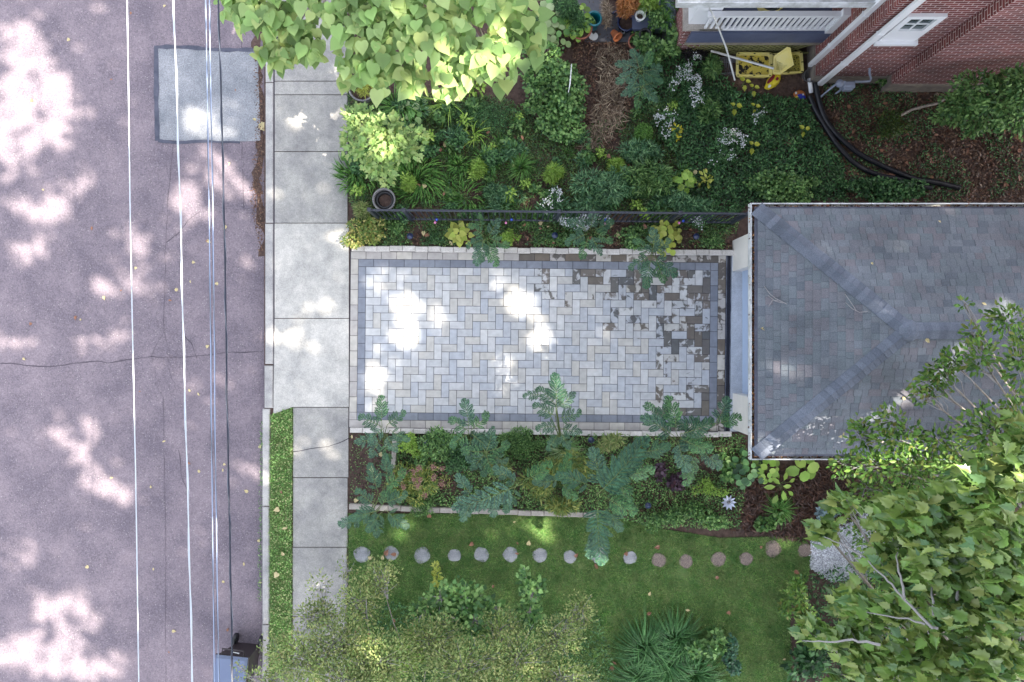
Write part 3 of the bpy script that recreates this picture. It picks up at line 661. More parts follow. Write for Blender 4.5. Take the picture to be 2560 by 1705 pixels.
b = MB(); b.add([(HX-.3, HY-.3, 6.4), (14, HY-.3, 6.4), (14, 14, 6.4), (HX-.3, 14, 6.4), (HX+3, 9.5, 9), (11.5, 9.5, 9)], [(0, 1, 5, 4), (1, 2, 5), (2, 3, 4, 5), (3, 0, 4), (3, 2, 1, 0)]); b.build('roof', M_shing, ho)
wi_x0, wi_x1, wz0, wz1 = 6.11, 6.72, 2.27, 3.26
b = MB(); b.box(wi_x0-.05, wi_x1+.05, HY-.12, HY-.002, wz0-.07, wz0)
for a_, c_, e_, f_ in ((wi_x0, wi_x0+.1, wz0, wz1), (wi_x1-.1, wi_x1, wz0, wz1), (wi_x0+.1, wi_x1-.1, wz1-.1, wz1), (wi_x0+.1, wi_x1-.1, wz0, wz0+.42), ): b.box(a_, c_, HY-.06, HY-.001, e_, f_)
wf = b.build('window', M_vinyl, ho)
b = MB(); b.box(wi_x0+.1, wi_x1-.1, HY-.02, HY-.012, wz0+.42, wz1-.1); b.build('pane', M_glass, wf)
b = MB(); b.box((wi_x0+wi_x1)/2-.012, (wi_x0+wi_x1)/2+.012, HY-.035, HY-.022, wz0+.42, wz1-.1); b.box(wi_x0+.1, wi_x1-.1, HY-.036, HY-.023, wz0+.63, wz0+.655); b.build('muntin', M_vinyl, wf)
def spout(px, py, px2, py2, ztop, x, y, name='downspout'):
    b = MB(); b.box(x-.045, x+.045, y-.035, y+.035, .15, ztop); b.build(name, M_vinyl, ho)
b = MB(); b.box(HX-.10, HX-.008, 5.27, 5.345, .22, 4.6); b.build('downspout', M_vinyl, ho)
b = MB(); b.box(5.93, 6.04, HY-.09, HY-.008-.03, .05, 6.3); b.build('downspout', M_vinyl, ho)
for zb in (1.2, 2.6):
    b = MB(); b.box(HX-.115, HX-.004, 5.262, 5.353, zb, zb+.03); b.build('downspout_strap', M_vinyl, ho)
    b = MB(); b.box(5.92, 6.05, HY-.10, HY-.03, zb, zb+.03); b.build('downspout_strap', M_vinyl, ho)
# porch
PY = 5.60; PF = 1.13
po = empty('porch', (4.5, 5.6, 0), 'raised side porch with white slatted railing over a blue grey deck edge and lattice skirt', 'porch')
b = MB(); b.box(3.3, HX-.005, PY+.01, 9, PF-.06, PF); b.build('porch_floor', M_deck, po)
b = MB(); b.box(3.25, HX-.005, PY-.03, PY+.01, PF-.45, PF-.003); b.build('deck_edge', M_deck, po)
b = MB(); b.box(3.25, HX-.005, PY-.01, PY+.04, PF-.62, PF-.452); b.build('beam', M_beam, po)
b = MB(); z0, z1 = .02, PF-.62; n_ = 40
for s_ in (1, -1):
    k = -8
    while k*.13 < 2.9:
        xa = 3.25+k*.13 if s_ > 0 else 3.25+k*.13+(z1-z0); xb = xa+s_*(z1-z0); y_ = PY+(.0 if s_ > 0 else .013)
        for t_ in (0,):
            V = [(xa-.022, y_, z0), (xa+.022, y_, z0), (xb+.022, y_, z1), (xb-.022, y_, z1)]
            if 3.2 < min(xa, xb) and max(xa, xb) < HX-.03: b.add(V+[(v[0], y_+.012, v[2]) for v in V], [(0, 1, 2, 3), (4, 7, 6, 5), (0, 4, 5, 1), (1, 5, 6, 2), (3, 2, 6, 7), (0, 3, 7, 4)])
        k += 1
b.box(3.25, HX-.03, PY-.004, PY+.02, z0, z0+.05); b.build('lattice', M_lattice, po)
b = MB(); b.box(3.25, HX-.05, PY+.30, PY+.34, .0, PF-.07); b.build('shade_panel', M_dark, po)  # black panel that paints the shade behind the lattice
rl = MB(); rl.box(3.37, 5.79, PY-.02, PY+.07, 1.80, 1.87); rl.box(3.37, 5.79, PY-.0, PY+.055, PF+.05, PF+.11); rail = rl.build('railing', M_vinyl, po)
for k in range(24):
    x = 3.47+k*.099; b = MB(); b.box(x-.021, x+.021, PY+.008, PY+.045, PF+.11, 1.80); b.build('baluster', M_vinyl, rail)
b = MB(); b.box(5.66, 5.79, PY-.035, PY+.085, PF+.004, 1.95); b.build('newel', M_vinyl, rail)
b = MB(); b.box(3.12, 3.74, PY-.04+.06, 6.2, -.1, 1.16); b.build('brick_pier', M_brickY, po)
b = MB(); b.box(3.115, 3.13, PY-.03+.06, 6.19, -.1, 1.15); b.build('brick_pier_side', M_brickX, po)
b = MB(); b.box(3.08, 3.78, PY-.0, 6.24, 1.16, 1.25); b.build('pier_cap', M_edge2, po)
b = MB(); b.box(3.17, 3.62, PY+.09, 6.05, 1.25, 2.90); b.build('column', M_vinyl, po)
b = MB(); b.box(2.62, 5.98, 5.33, 9.5, 2.90, 3.02); pr = b.build('porch_roof', M_gutter, po)
b = MB()
for (a_, c_, e_, f_) in ((5.30, 5.315, 2.88, 3.06), (5.315, 5.43, 2.88, 2.895), (5.43, 5.44, 2.88, 3.08)): b.box(2.62, 5.98, a_, c_, e_, f_)
b.box(2.60, 2.62, 5.30, 5.44, 2.88, 3.06); b.box(5.98, 5.992, 5.30, 5.44, 2.88, 3.06); b.build('porch_gutter', M_gutter, po)
b = MB(); b.tube([(5.78, 5.37, 2.89), (5.78, 5.34, 2.7), (5.75, 5.31, 2.55)], .035, 8); b.build('gutter_outlet', M_vinyl, po)
tub = empty('round_tub', (4.62, 6.1, PF), 'yellow rimmed tub with a blue grey coil inside on the porch', 'tub')
b = MB(); b.lathe((4.62, 6.1, PF), [(.2, 0), (.25, .3), (.27, .31), (.255, .28), (.2, .04)], 22); b.build('shell', M_yel, tub)
b = MB()
for k in range(5): b.lathe((4.62, 6.1, PF+.16+.01*k), [(.225-.04*k, 0), (.215-.04*k, .02), (.20-.04*k, 0)], 22)
b.build('coil', M_lid, tub)

# ------------------------------------------------------------------ iron fence
fe = empty('iron_fence', (.8, 2.33, 0), 'low black iron picket fence running from the pot to the garage', 'fence')
fa, fb = Vector((-2.57, 2.366, 0)), Vector((4.28, 2.295, 0)); fl_ = (fb-fa).length; fang = math.atan2(fb.y-fa.y, fb.x-fa.x); MF = Matrix.Translation(fa) @ Matrix.Rotation(fang, 4, 'Z')
b = MB(); b.bbox(0, fl_, -.019, .019, 1.172, 1.20, .006, M=MF); b.build('top_rail', M_black, fe)
b = MB(); b.bbox(0, fl_, -.016, .016, .12, .15, .004, M=MF); b.build('bottom_rail', M_black, fe)
for x in (.0, .62, 3.42, 5.6, fl_-.02):
    b = MB(); b.box(x-.028, x+.028, -.028, .028, -.1, 1.23, M=MF); b.bbox(x-.035, x+.035, -.035, .035, 1.23, 1.25, .01, M=MF); b.build('post', M_black, fe)
k = 0; x = .09
while x < fl_-.05:
    b = MB(); b.box(x-.009, x+.009, -.009, .009, .09, 1.172, M=MF); b.build('picket', M_black, fe); x += .102
b = MB(); b.tube([MF @ Vector((.12+.05*math.cos(a), 0, 1.09+.05*math.sin(a))) for a in [k*math.pi/6 for k in range(13)]], .008, 5); b.tube([MF @ Vector((.45+.05*math.cos(a), 0, 1.09+.05*math.sin(a))) for a in [k*math.pi/6 for k in range(13)]], .008, 5); b.build('ring_ornament', M_black, fe)
for i, (px, py, m_, cn) in enumerate([(1092, 549, M_glob, 'blue'), (1088, 556, M_pink, 'pink'), (1279, 549, M_glob, 'blue'), (1265, 557, M_pink, 'pink'), (1514, 549, M_glob, 'blue'), (1513, 559, M_pink, 'pink'), (1708, 552, M_glob, 'blue'), (1698, 557, M_pink, 'pink')]):
    where = ['nearest the sidewalk', 'second from the sidewalk', 'third from the sidewalk', 'nearest the garage'][i//2]
    t = empty('glass_ball_stake', P(px, py, .0), f'tiny {cn} glass ball on a stake in the fence bed, {where}', 'garden ornament', 'coloured glass balls along the fence')
    c = P(px, py, .32); t.location = (c.x, c.y, 0); WL[t.name] = Vector((c.x, c.y, 0))
    b = MB(); b.lathe(c, [(0.0001, -.028), (.02, -.02), (.028, 0), (.02, .02), (.0001, .028)], 10); b.build('ball', m_, t)
    b = MB(); b.tube([(c.x, c.y, -.02), (c.x, c.y, .295)], .004, 5); b.build('stake', M_wire, t)

# ------------------------------------------------------------------ overhead cables
def cable(name, pxs, z, r, m, label, twist=0, r2=None):
    """pxs: (px,py) as seen at height z; runs straight on well past the frame"""
    pts = [P(x, y, z) for x, y in pxs]; d0 = (pts[0]-pts[1]).normalized(); d1 = (pts[-1]-pts[-2]).normalized()
    pts = [pts[0]+d0*25+Vector((0, 0, 1.2))] + pts + [pts[-1]+d1*25+Vector((0, 0, 1.2))]
    b = MB()
    def res(step):
        out = []
        for i in range(len(pts)-1):
            n = max(1, int((pts[i+1]-pts[i]).length/step)) if 0 < i < len(pts)-2 else 12
            for k in range(n):
                p = pts[i].lerp(pts[i+1], k/n); out.append(p + Vector((noise.noise(p*.8+Vector((z, 0, 0)))*.005, 0, 0)))
        return out+[pts[-1]]
    base = res(.12); b.tube(base, r, 6)
    if twist:
        q = [p + Vector((math.cos(p.y*twist), 0, math.sin(p.y*twist)))*(r+(r2 or r)*.8) for p in base]; b.tube(q, r2 or r, 5, 1)
    b.build(name, m, label=label, cat='cable', group='overhead utility cables along the road')
cable('power_cable', [(317, 0), (326, 600), (339, 1150), (348, 1705)], 9.6, .0046, [M_cable, M_cable], 'leftmost pale overhead cable above the road')
cable('power_cable', [(433, 0), (452, 590), (467, 1150), (482, 1705)], 9.3, .0052, [M_cable, M_cable], 'second pale overhead cable from the left, slightly lashed', 6, .003)
cable('power_cable', [(514, 0), (523, 550), (530, 1150), (535, 1705)], 8.1, .0048, [M_cable_b, M_cable_d], 'left one of the close pair of pale overhead cables', 5, .003)
cable('power_cable', [(523, 0), (532, 550), (539, 1150), (546, 1705)], 8.1, .0048, [M_cable_b, M_cable_d], 'right one of the close pair of pale overhead cables', 4, .003)
cable('power_cable', [(546, 0), (561, 550), (571, 1150), (581, 1705)], 7.7, .0080, [M_cable_k, M_cable_d], 'dark twisted overhead cable, the one nearest the kerb', 7, .004)

# ------------------------------------------------------------------ wheelie bin at the kerb
wb = empty('wheelie_bin', (-5.2, -6.2, ZR), 'brown wheeled bin with a blue grey lid standing by the kerb', 'wheelie bin')
MW = Matrix.Translation((-5.18, -6.15, ZR)) @ Matrix.Rotation(R(-6), 4, 'Z')
b = MB(); V = []
for z, hw, hd in ((.08, .22, .25), (1.0, .29, .36)):
    V += [(-hw, -hd, z), (hw, -hd, z), (hw, hd-.02, z), (-hw, hd-.02, z)]
b.add([tuple(MW @ Vector(v)) for v in V], [(0, 3, 2, 1), (0, 1, 5, 4), (1, 2, 6, 5), (2, 3, 7, 6), (3, 0, 4, 7)]); b.bbox(-.31, .31, -.38, .36, .98, 1.03, .01, M=MW); b.build('body', M_brown, wb)
b = MB(); V = [(-.30, -.40, 1.035), (.30, -.40, 1.035), (.30, .37, 1.06), (-.30, .37, 1.06), (-.27, -.36, 1.08), (.27, -.36, 1.08), (.27, .33, 1.11), (-.27, .33, 1.11)]
b.add([tuple(MW @ Vector(v)) for v in V], [(0, 1, 5, 4), (1, 2, 6, 5), (2, 3, 7, 6), (3, 0, 4, 7), (4, 5, 6, 7)]); b.box(.12, .135, -.3, .2, 1.085, 1.112, M=MW); b.build('lid', M_lid, wb)
b = MB(); b.tube([MW @ Vector(p) for p in ((-.2, .37, 1.0), (-.2, .47, 1.02), (.2, .47, 1.02), (.2, .37, 1.0))], .016, 7); b.build('handle', M_brown, wb)
for s_ in (-1, 1):
    b = MB(); Mx = Matrix.Rotation(R(90), 4, 'Y') @ Matrix.Identity(4); c = MW @ Vector((s_*.25, .3, .12)); b.lathe(c, [(.03, -.03), (.12, -.03), (.12, .03), (.03, .03)], 16, M=Matrix.Rotation(R(-6), 4, 'Z') @ Mx); b.build('wheel', M_blkpot, wb)
b = MB(); b.tube([P(583, 1631, .75), P(598, 1634, .75)], .012, 6); b.build('pale_grip', M_whitep, wb)

# ------------------------------------------------------------------ pots, totes and garden odds and ends
def pot(c, r0, r1, h, m, name, label, soil=True, rim=True, seg=24, tilt=None, cat='plant pot', group=None):
    t = empty(name, c, label, cat, group); b = MB(); Mt = tilt
    prof = [(r0, 0), (r1, h)] + ([(r1+.018, h), (r1+.018, h+.03)] if rim else [(r1, h+.01)]) + [(r1-.012, h+.03), (r1-.02, h-.02), (r0-.01, .03), (.0005, .03)]
    b.lathe(c, prof, seg, M=Mt); b.build('shell', m, t)
    if soil: b = MB(); b.lathe(c, [(r1-.03, h-.05), (.0005, h-.04)], seg, M=Mt); b.build('soil', M_soil, t)
    return t
c = P(962, 503, 0); c.z = 0
pot(Vector((c.x+.03, c.y-.02, 0)), .15, .205, .28, M_greypot, 'grey_pot', 'round grey pot with a black liner standing at the fence end', soil=False)
pot(Vector((c.x+.04, c.y-.02, .04)), .1, .15, .2, M_blkpot, 'black_nursery_pot', 'black nursery pot nested inside the round grey pot', soil=True)
c = P(915, 235); pot(Vector((c.x, c.y, 0)), .18, .25, .4, M_greypot, 'big_grey_pot', 'big dark grey pot beside the sidewalk under the pale-leaved tree')
b = MB(); b.box(*[v for v in (P(1440, 0).x, P(1690, 0).x)], P(0, 105).y, P(0, -300).y, -.1, .005); b.build('pot_yard_paving', M_paving, kind='structure')
b = MB(); q = P(1610, 62); b.box(q.x-.28, q.x+.30, q.y-.22, q.y+.42, .3, .34); b.box(q.x-.28, q.x-.02, q.y-.22, q.y-.19, .1, .3); b.box(q.x, q.x+.30, q.y-.22, q.y-.19, .1, .3)
for sx, sy in ((-.26, -.2), (.28, -.2), (-.26, .4), (.28, .4)): b.box(q.x+sx-.02, q.x+sx+.02, q.y+sy-.02, q.y+sy+.02, 0, .3)
b.build('plant_bench', M_deck, label='low blue grey bench among the potted plants', cat='bench')
def pc(px, py, z): v = P(px, py, z); return v
def potat(px, py, h, *a, **k): v = P(px, py, h); return pot(Vector((v.x, v.y, k.pop('z0', 0))), *a, **k)
potat(1486, 46, .36, .10, .13, .34, M_teal, 'teal_bucket', 'teal plastic bucket with an empty dark inside', soil=False)
potat(1601, 38, .5, .065, .085, .14, M_whitep, 'white_pot', 'small white pot with thin shoots on the bench', z0=.34)
potat(1668, 46, .5, .06, .085, .14, M_whitep, 'white_rimmed_pot', 'white rimmed pot next to silvery foliage', z0=.0)
potat(1593, 103, .26, .12, .155, .22, M_terra, 'terracotta_pot', 'terracotta pot with round green leaves in front of the bench')
potat(1452, 68, .3, .17, .21, .26, M_terra, 'wide_terracotta_pot', 'wide terracotta pot left of the teal bucket')
potat(1530, 8, .36, .12, .16, .3, M_bluepot, 'dark_blue_pot', 'dark blue glazed pot at the top edge of the photo')
potat(1566, 56, .2, .13, .16, .2, M_bluepot, 'low_blue_pot', 'low dark blue pot under the copper brown conifer')
for k in range(3): potat(1613-k*0+k*4, 86+k*4, .4-.1*k, .07, .10-.0*k, .1, M_blkpot, 'black_pot', ['black plastic pot topmost of the leaning stack', 'black plastic pot in the middle of the leaning stack', 'black plastic pot at the bottom of the leaning stack'][k], z0=.3-.12*k, soil=False)
b = MB(); v = P(1636, 93); b.bbox(v.x-.13, v.x+.12, v.y-.09, v.y+.09, 0, .12, .02); b.box(v.x-.1, v.x+.09, v.y-.06, v.y+.06, .1, .122); b.build('black_tray', M_blkpot, label='black plastic tray beside the stacked black pots', cat='tray')
v = P(1535, 86, .12); tl = Matrix.Rotation(R(70), 4, Vector((.8, .55, 0)))
pot(Vector((v.x-.02, v.y+.06, .1)), .055, .085, .15, mat('orange_clay', lin(176, 104, 66), .8), 'tipped_clay_pot', 'tipped orange clay pot lying on its side', tilt=tl)
v = P(1557, 79, .1); sp_ = empty('square_black_pot', (v.x, v.y, 0), 'square black pot with a white square label ring', 'plant pot')
b = MB(); b.bbox(v.x-.05, v.x+.05, v.y-.05, v.y+.05, 0, .1, .008); b.build('shell', M_blkpot, sp_)
b = MB()
for a_ in ((-.034, .034, .026, .034), (-.034, .034, -.034, -.026), (-.034, -.026, -.026, .026), (.026, .034, -.026, .026)): b.box(v.x+a_[0], v.x+a_[1], v.y+a_[2], v.y+a_[3], .099, .104)
b.build('white_ring', M_whitep, sp_)
v = P(1484, 90, .05); b = MB(); rr = [(.088*math.cos(a)*(1 if 1.3 > abs(a-1.6) > .25 or abs(a-1.6) > 1.3 else .55), .08*math.sin(a)*(1 if abs(a-1.6) > .25 else .5)) for a in [2*math.pi*k/22 for k in range(22)]]
b.poly([(v.x+x, v.y+y) for x, y in rr], .03, .045); b.build('broken_white_lid', M_whitep, label='chipped round white lid lying below the teal bucket', cat='lid')
v = P(888, 266, .1); sp_ = empty('small_square_pot', (v.x, v.y, 0), 'tiny black square pot with a white ring by the big grey pot', 'plant pot')
b = MB(); b.bbox(v.x-.035, v.x+.035, v.y-.035, v.y+.035, 0, .1, .006); b.build('shell', M_blkpot, sp_)
b = MB(); b.lathe((v.x, v.y, .1), [(.026, .0), (.026, .006), (.016, .006), (.016, 0)], 4); b.build('white_ring', M_whitep, sp_)

def tote(cx, cy, w_, d_, h_, ang, label, contents):
    t = empty('storage_tote', (cx, cy, 0), label, 'storage tote', 'yellow totes below the porch'); M_ = Matrix.Translation((cx, cy, 0)) @ Matrix.Rotation(R(ang), 4, 'Z')
    def rr(a, d, r, n=4): return [(sx*(a-r)+r*math.cos(t0+math.pi/2*k/n), sy*(d-r)+r*math.sin(t0+math.pi/2*k/n)) for (sx, sy, t0) in ((1, 1, 0), (-1, 1, math.pi/2), (-1, -1, math.pi), (1, -1, 1.5*math.pi)) for k in range(n+1)]
    b = MB(); rings = [(w_*.42, d_*.42, .0), (w_*.47, d_*.47, h_), (w_*.5, d_*.5, h_), (w_*.5, d_*.5, h_+.03), (w_*.43, d_*.41, h_+.025), (w_*.42, d_*.40, h_-.03)]
    V = []; n = 20
    for a, d, z in rings: V += [tuple(M_ @ Vector((x, y, z))) for x, y in rr(a, d, .05)]
    F = [(i*n+k, i*n+(k+1) % n, (i+1)*n+(k+1) % n, (i+1)*n+k) for i in range(len(rings)-1) for k in range(n)]
    b.add(V, F); b.build('tub', M_yel, t)
    b = MB(); b.add([tuple(M_ @ Vector((x, y, h_-.03))) for x, y in rr(w_*.425, d_*.405, .05)], [tuple(range(n))]); b.build('contents', contents, t)
    b = MB()
    for x, y in ((-.44, -.45), (.44, -.45), (-.44, .45), (.44, .45), (0, -.45), (-.47, 0), (.47, 0), (.0, .45)): b.box(x*w_-.018, x*w_+.018, y*d_-.008, y*d_+.008, h_+.024, h_+.034, M=M_)
    b.build('slot', M_dark, t); return M_
def thr(name, c1, c2, sc, pos):
    m = mat(name, c1, .5, col2=c2, noise_scale=sc, detail=6); r = [n for n in m.node_tree.nodes if n.type == 'VALTORGB'][0]; r.color_ramp.elements[0].position = pos; r.color_ramp.elements[1].position = pos+.03; return m
v = P(1886, 161, .2); tote(v.x, v.y, .70, .47, .17, -1, 'yellow storage tote with black sludge patches in its sunken lid', thr('yellow_lid_with_sludge', lin(22, 20, 24), lin(202, 184, 84), 6, .47))
v = P(1970, 157, .18); tote(v.x, v.y, .60, .41, .14, 4, 'yellow storage tote full of speckled muck, half under a loose lid', thr('speckled_muck', lin(60, 58, 24), lin(170, 160, 72), 28, .45))
ld = empty('loose_tote_lid', (P(1955, 155, .5)), 'loose ribbed yellow tote lid leaning between the two totes', 'tote lid')
pts4 = [P(1928, 181, .40), P(1936, 140, .47), P(1972, 117, .62), P(1984, 163, .50), P(1951, 183, .40)]
b = MB(); pl = [P(1932, 184, .22), P(1934, 141, .28), P(1968, 117, .46), P(1976, 119, .46), P(1985, 162, .36), P(1950, 186, .22)]
cen = sum(pl, Vector())/6; nn = (pl[1]-pl[0]).cross(pl[4]-pl[0]).normalized(); nn = nn if nn.z > 0 else -nn
top = [p for p in pl]; inn = [cen+(p-cen)*.86+nn*.0 for p in pl]; inn2 = [cen+(p-cen)*.84-nn*.02 for p in pl]; low = [p-nn*.025 for p in pl]
b.add([tuple(p) for p in top+inn+inn2+low], [(i, (i+1) % 6, 6+(i+1) % 6, 6+i) for i in range(6)]+[(6+i, 6+(i+1) % 6, 12+(i+1) % 6, 12+i) for i in range(6)]+[tuple(range(12, 18))]+[(i, 18+i, 18+(i+1) % 6, (i+1) % 6) for i in range(6)])
b.build('panel', M_yel, ld)
b = MB()
for k in range(8):
    a_ = inn2[0].lerp(inn2[1], .2+k*.08)+nn*.002; c_ = inn2[5].lerp(inn2[4], .2+k*.08)+nn*.002; a_, c_ = a_.lerp(c_, .15), a_.lerp(c_, .85); b.tube([a_, c_], .003, 4)
b.build('rib', M_lattice, ld)
b = MB(); b.tube([P(1777, 127, .26), P(1934, 171, .25)], .022, 10); b.build('white_plastic_pipe', M_whitep, label='straight white plastic pipe laid across the first yellow tote', cat='pipe')
b = MB(); b.tube([P(1774, 20, 2.55), P(1786, 45, 2.1), P(1800, 80, 1.5), P(1815, 118, .9), P(1822, 142, .6), P(1837, 200, .05)], [.012, .012, .013, .016, .017, .017], 8); b.build('bent_white_pipe', M_whitep, label='bent white pipe hanging down from the porch roof to the ground', cat='pipe')
b = MB()
for k in range(5):
    b.tube([P(1785+3*k, 144+k*3, .2), P(1845, 143+k*3, .2)], .0028, 4)
    b.tube([P(1790+10*k, 184+k*1.5, .1), P(1842, 180+k*1.5, .1)], .0028, 4); b.tube([P(1812+4*k, 148, .2), P(1813+5*k, 182, .1)], .0028, 4)
b.build('wire_rack', M_wire, label='bent galvanised wire rack left of the yellow totes', cat='wire rack')
# crumpled bags
def bag(name, px, py, rx, ry, h, ang, m, label, cat, patches=()):
    t = empty(name, P(px, py), label, cat); c = P(px, py); b = MB(); n, r_ = 14, 5; V = []
    for i in range(r_+1):
        f = i/r_
        for k in range(n):
            a = 2*math.pi*k/n; q = math.sqrt(max(0, 1-(f**2))) if i < r_ else .05; x, y = rx*q*math.cos(a), ry*q*math.sin(a)*(1+.2*math.cos(a)); jj = 1+.22*noise.noise(Vector((x*14, y*14, f*3+px)))
            ca, sa = math.cos(ang), math.sin(ang); V.append((c.x+(x*ca-y*sa)*jj, c.y+(x*sa+y*ca)*jj, h*f*(1+.3*noise.noise(Vector((x*20, y*20, px))))))
    F = [(i*n+k, i*n+(k+1) % n, (i+1)*n+(k+1) % n, (i+1)*n+k) for i in range(r_) for k in range(n)]+[tuple(r_*n+k for k in range(n))]
    b.add(V, F, 0, True); b.build('body', m, t)
    for nm, dx, dy, sx, sy, mm in patches:
        b = MB(); pts = []
        for k in range(10):
            a = 2*math.pi*k/10; x, y = dx+sx*math.cos(a)*(1+.2*random.random()), dy+sy*math.sin(a)*(1+.2*random.random()); ca, sa = math.cos(ang), math.sin(ang)
            rr_ = math.hypot(x/rx, y/ry); pts.append((c.x+x*ca-y*sa, c.y+x*sa+y*ca, h*(1-.45*min(1, rr_**2))+.012))
        b.add(pts, [tuple(range(10))]); b.build(nm, mm, t)
bag('yellow_bag', 1932, 203, .21, .11, .09, R(50), M_yelbag, 'crumpled bright yellow bag with dark red print below the totes', 'bag', (('print', -.03, .055, .11, .03, M_red), ('print', .05, -.03, .035, .028, M_red), ('label', -.15, -.01, .03, .025, M_whitep)))
bag('snack_bag', 1998, 238, .12, .10, .04, R(-8), M_orange, 'small orange and blue printed bag lying in the groundcover', 'bag', (('print', .03, -.035, .08, .045, M_blue), ('print', -.08, .02, .018, .022, M_whitep), ('print', .06, .01, .018, .018, M_whitep), ('print', -.05, -.06, .025, .02, M_yelbag)))
v = P(2017, 190); kt = empty('downspout_bucket', (v.x, v.y, 0), 'brown grey bucket under the corner downspout', 'bucket'); b = MB()
b.lathe((v.x, v.y, 0), [(.10, 0), (.125, .22), (.135, .22), (.12, .21), (.1, .05), (0.0005, .05)], 20, M=Matrix.Rotation(R(14), 4, 'X')); b.build('shell', M_greypot, kt)
b = MB(); b.tube([P(2023, 196, .12), P(2026, 215, .1), P(2028, 232, .06)], .042, 8); b.build('spout_extension', M_vinyl, label='short white downspout piece lying on the ground at the corner', cat='downspout piece')
def hose(name, pts, r, label):
    q = [P(x, y, r+.01) for x, y in pts]; out = []
    for i in range(len(q)-1):
        p0, p1, p2, p3 = q[max(i-1, 0)], q[i], q[i+1], q[min(i+2, len(q)-1)]; n = max(2, int((p2-p1).length/.012))
        for k in range(n):
            t = k/n; out.append(.5*((2*p1)+(p2-p0)*t+(2*p0-5*p1+4*p2-p3)*t*t+(3*p1-p0-3*p2+p3)*t**3))
    rad = [r*(1.0 if (i % 2) else .88) for i in range(len(out))]; b = MB(); b.tube(out, rad, 9); b.build(name, M_hose, label=label, cat='drain pipe', group='black corrugated drain pipes')
hose('corrugated_pipe', [(2037, 208), (2042, 230), (2050, 262), (2062, 295), (2085, 328), (2112, 355), (2150, 385), (2200, 412), (2245, 432), (2290, 448), (2340, 456), (2400, 470)], .056, 'black corrugated drain pipe, the upper one, from the downspout corner')
hose('corrugated_pipe', [(2024, 240), (2036, 270), (2056, 305), (2078, 340), (2098, 368), (2130, 402), (2165, 425), (2205, 440), (2240, 446), (2290, 462), (2330, 470)], .052, 'black corrugated drain pipe, the lower one, curving beside the groundcover')
# gas meter
gm = empty('gas_meter', P(2120, 215, 0), 'pale grey gas meter with pipework at the brick wall', 'gas meter')
b = MB(); v = P(2125, 212, .55); b.bbox(v.x-.13, v.x+.10, v.y-.05, v.y+.07, .38, .58, .03); b.bbox(v.x-.10, v.x+.06, v.y-.09, v.y-.04, .42, .55, .02); b.build('meter_body', M_meter, gm)
b = MB(); b.lathe((v.x-.19, v.y+.03, .56), [(.07, -.05), (.075, 0), (.05, .03), (.0005, .04)], 14); b.build('regulator', M_meter, gm)
b = MB(); b.tube([v+Vector((.08, .05, .03)), v+Vector((.2, .05, .03)), v+Vector((.36, .055, .03)), v+Vector((.37, .10, .06)), v+Vector((.31, .13, .15)), v+Vector((.27, .15, .22)), v+Vector((.26, .25, .25))], .022, 8); b.tube([v+Vector((-.1, .05, .02)), v+Vector((-.24, .03, .02)), v+Vector((-.36, -.06, .0)), v+Vector((-.36, -.08, -.52))], .022, 8)
b.tube([v+Vector((-.05, 0, -.1)), v+Vector((-.05, 0, -.55))], .02, 7); b.build('pipework', M_meter, gm)
# stick, twigs on roof, pinwheel, solar lamps
b = MB(); b.tube([P(2250, 288, .08), P(2280, 274, .1), P(2310, 266, .12), P(2345, 258, .14), P(2378, 237, .18)], [.03, .028, .026, .024, .02], 8); b.build('fallen_branch', M_bark, label='pale crooked fallen branch lying below the brick wall', cat='branch')
pw = empty('metal_flower', P(1822, 1256, 0), 'silvery white metal flower ornament beside the lawn edge', 'garden ornament'); v = P(1822, 1256, .4); b = MB()
for k in range(10):
    a = 2*math.pi*k/10; d = Vector((math.cos(a), math.sin(a), 0)); s_ = Vector((-d.y, d.x, 0)); V = [v+d*.02, v+d*.08+s_*.028+Vector((0, 0, .02)), v+d*.15+Vector((0, 0, random.uniform(-.01, .03))), v+d*.08-s_*.028]; b.add([tuple(p) for p in V], [(0, 1, 2, 3)])
b.build('petals', M_foil, pw); b = MB(); b.lathe(v, [(.035, 0), (.03, .02), (.0005, .035)], 10); b.build('centre', M_greypot, pw); b = MB(); b.tube([(v.x, v.y, -.02), v], .006, 5); b.build('stake', M_wire, pw)
for i, (px, py, lb) in enumerate([(1025, 590, 'in the fence bed near the sidewalk'), (1387, 588, 'in the fence bed below the white flowers'), (1741, 591, 'in the fence bed by the garage corner'), (1065, 1107, 'in the lower bed beside the green shrub'), (1478, 1100, 'in the lower bed among brown leaves'), (1620, 1264, 'in the lower bed near the lawn edge')]):
    v = P(px, py, .25); t = empty('solar_lamp', (v.x, v.y, 0), 'dark blue domed solar lamp ' + lb, 'solar lamp', 'solar stake lamps in the beds')
    b = MB(); b.lathe(v, [(.058, -.012), (.062, 0), (.05, .022), (.022, .036), (.018, .05), (.0005, .054)], 16); b.build('cap', M_lampc, t)
    b = MB(); b.lathe(v, [(.03, -.1), (.034, -.013)], 12); b.build('lamp_body', M_glass, t); b = MB(); b.tube([(v.x, v.y, -.02), (v.x, v.y, .15)], .009, 6); b.build('stake', M_blkpot, t)
b = MB()
for pts in ([(1920, 713), (1932, 732), (1945, 745), (1970, 760)], [(1928, 737), (1945, 752), (1962, 757)], [(1930, 765), (1938, 750), (1950, 750)]):
    b.tube([Vector((p.x, p.y, facet_pt(p.x, p.y)+.05)) for p in [P(x, y, 2.95) for x, y in pts]], .005, 5)
b.build('fallen_twig', M_twig, label='small forked twig on the roof slope facing the driveway, nearer the gutter', cat='twig', group='twigs fallen on the garage roof')
b = MB()
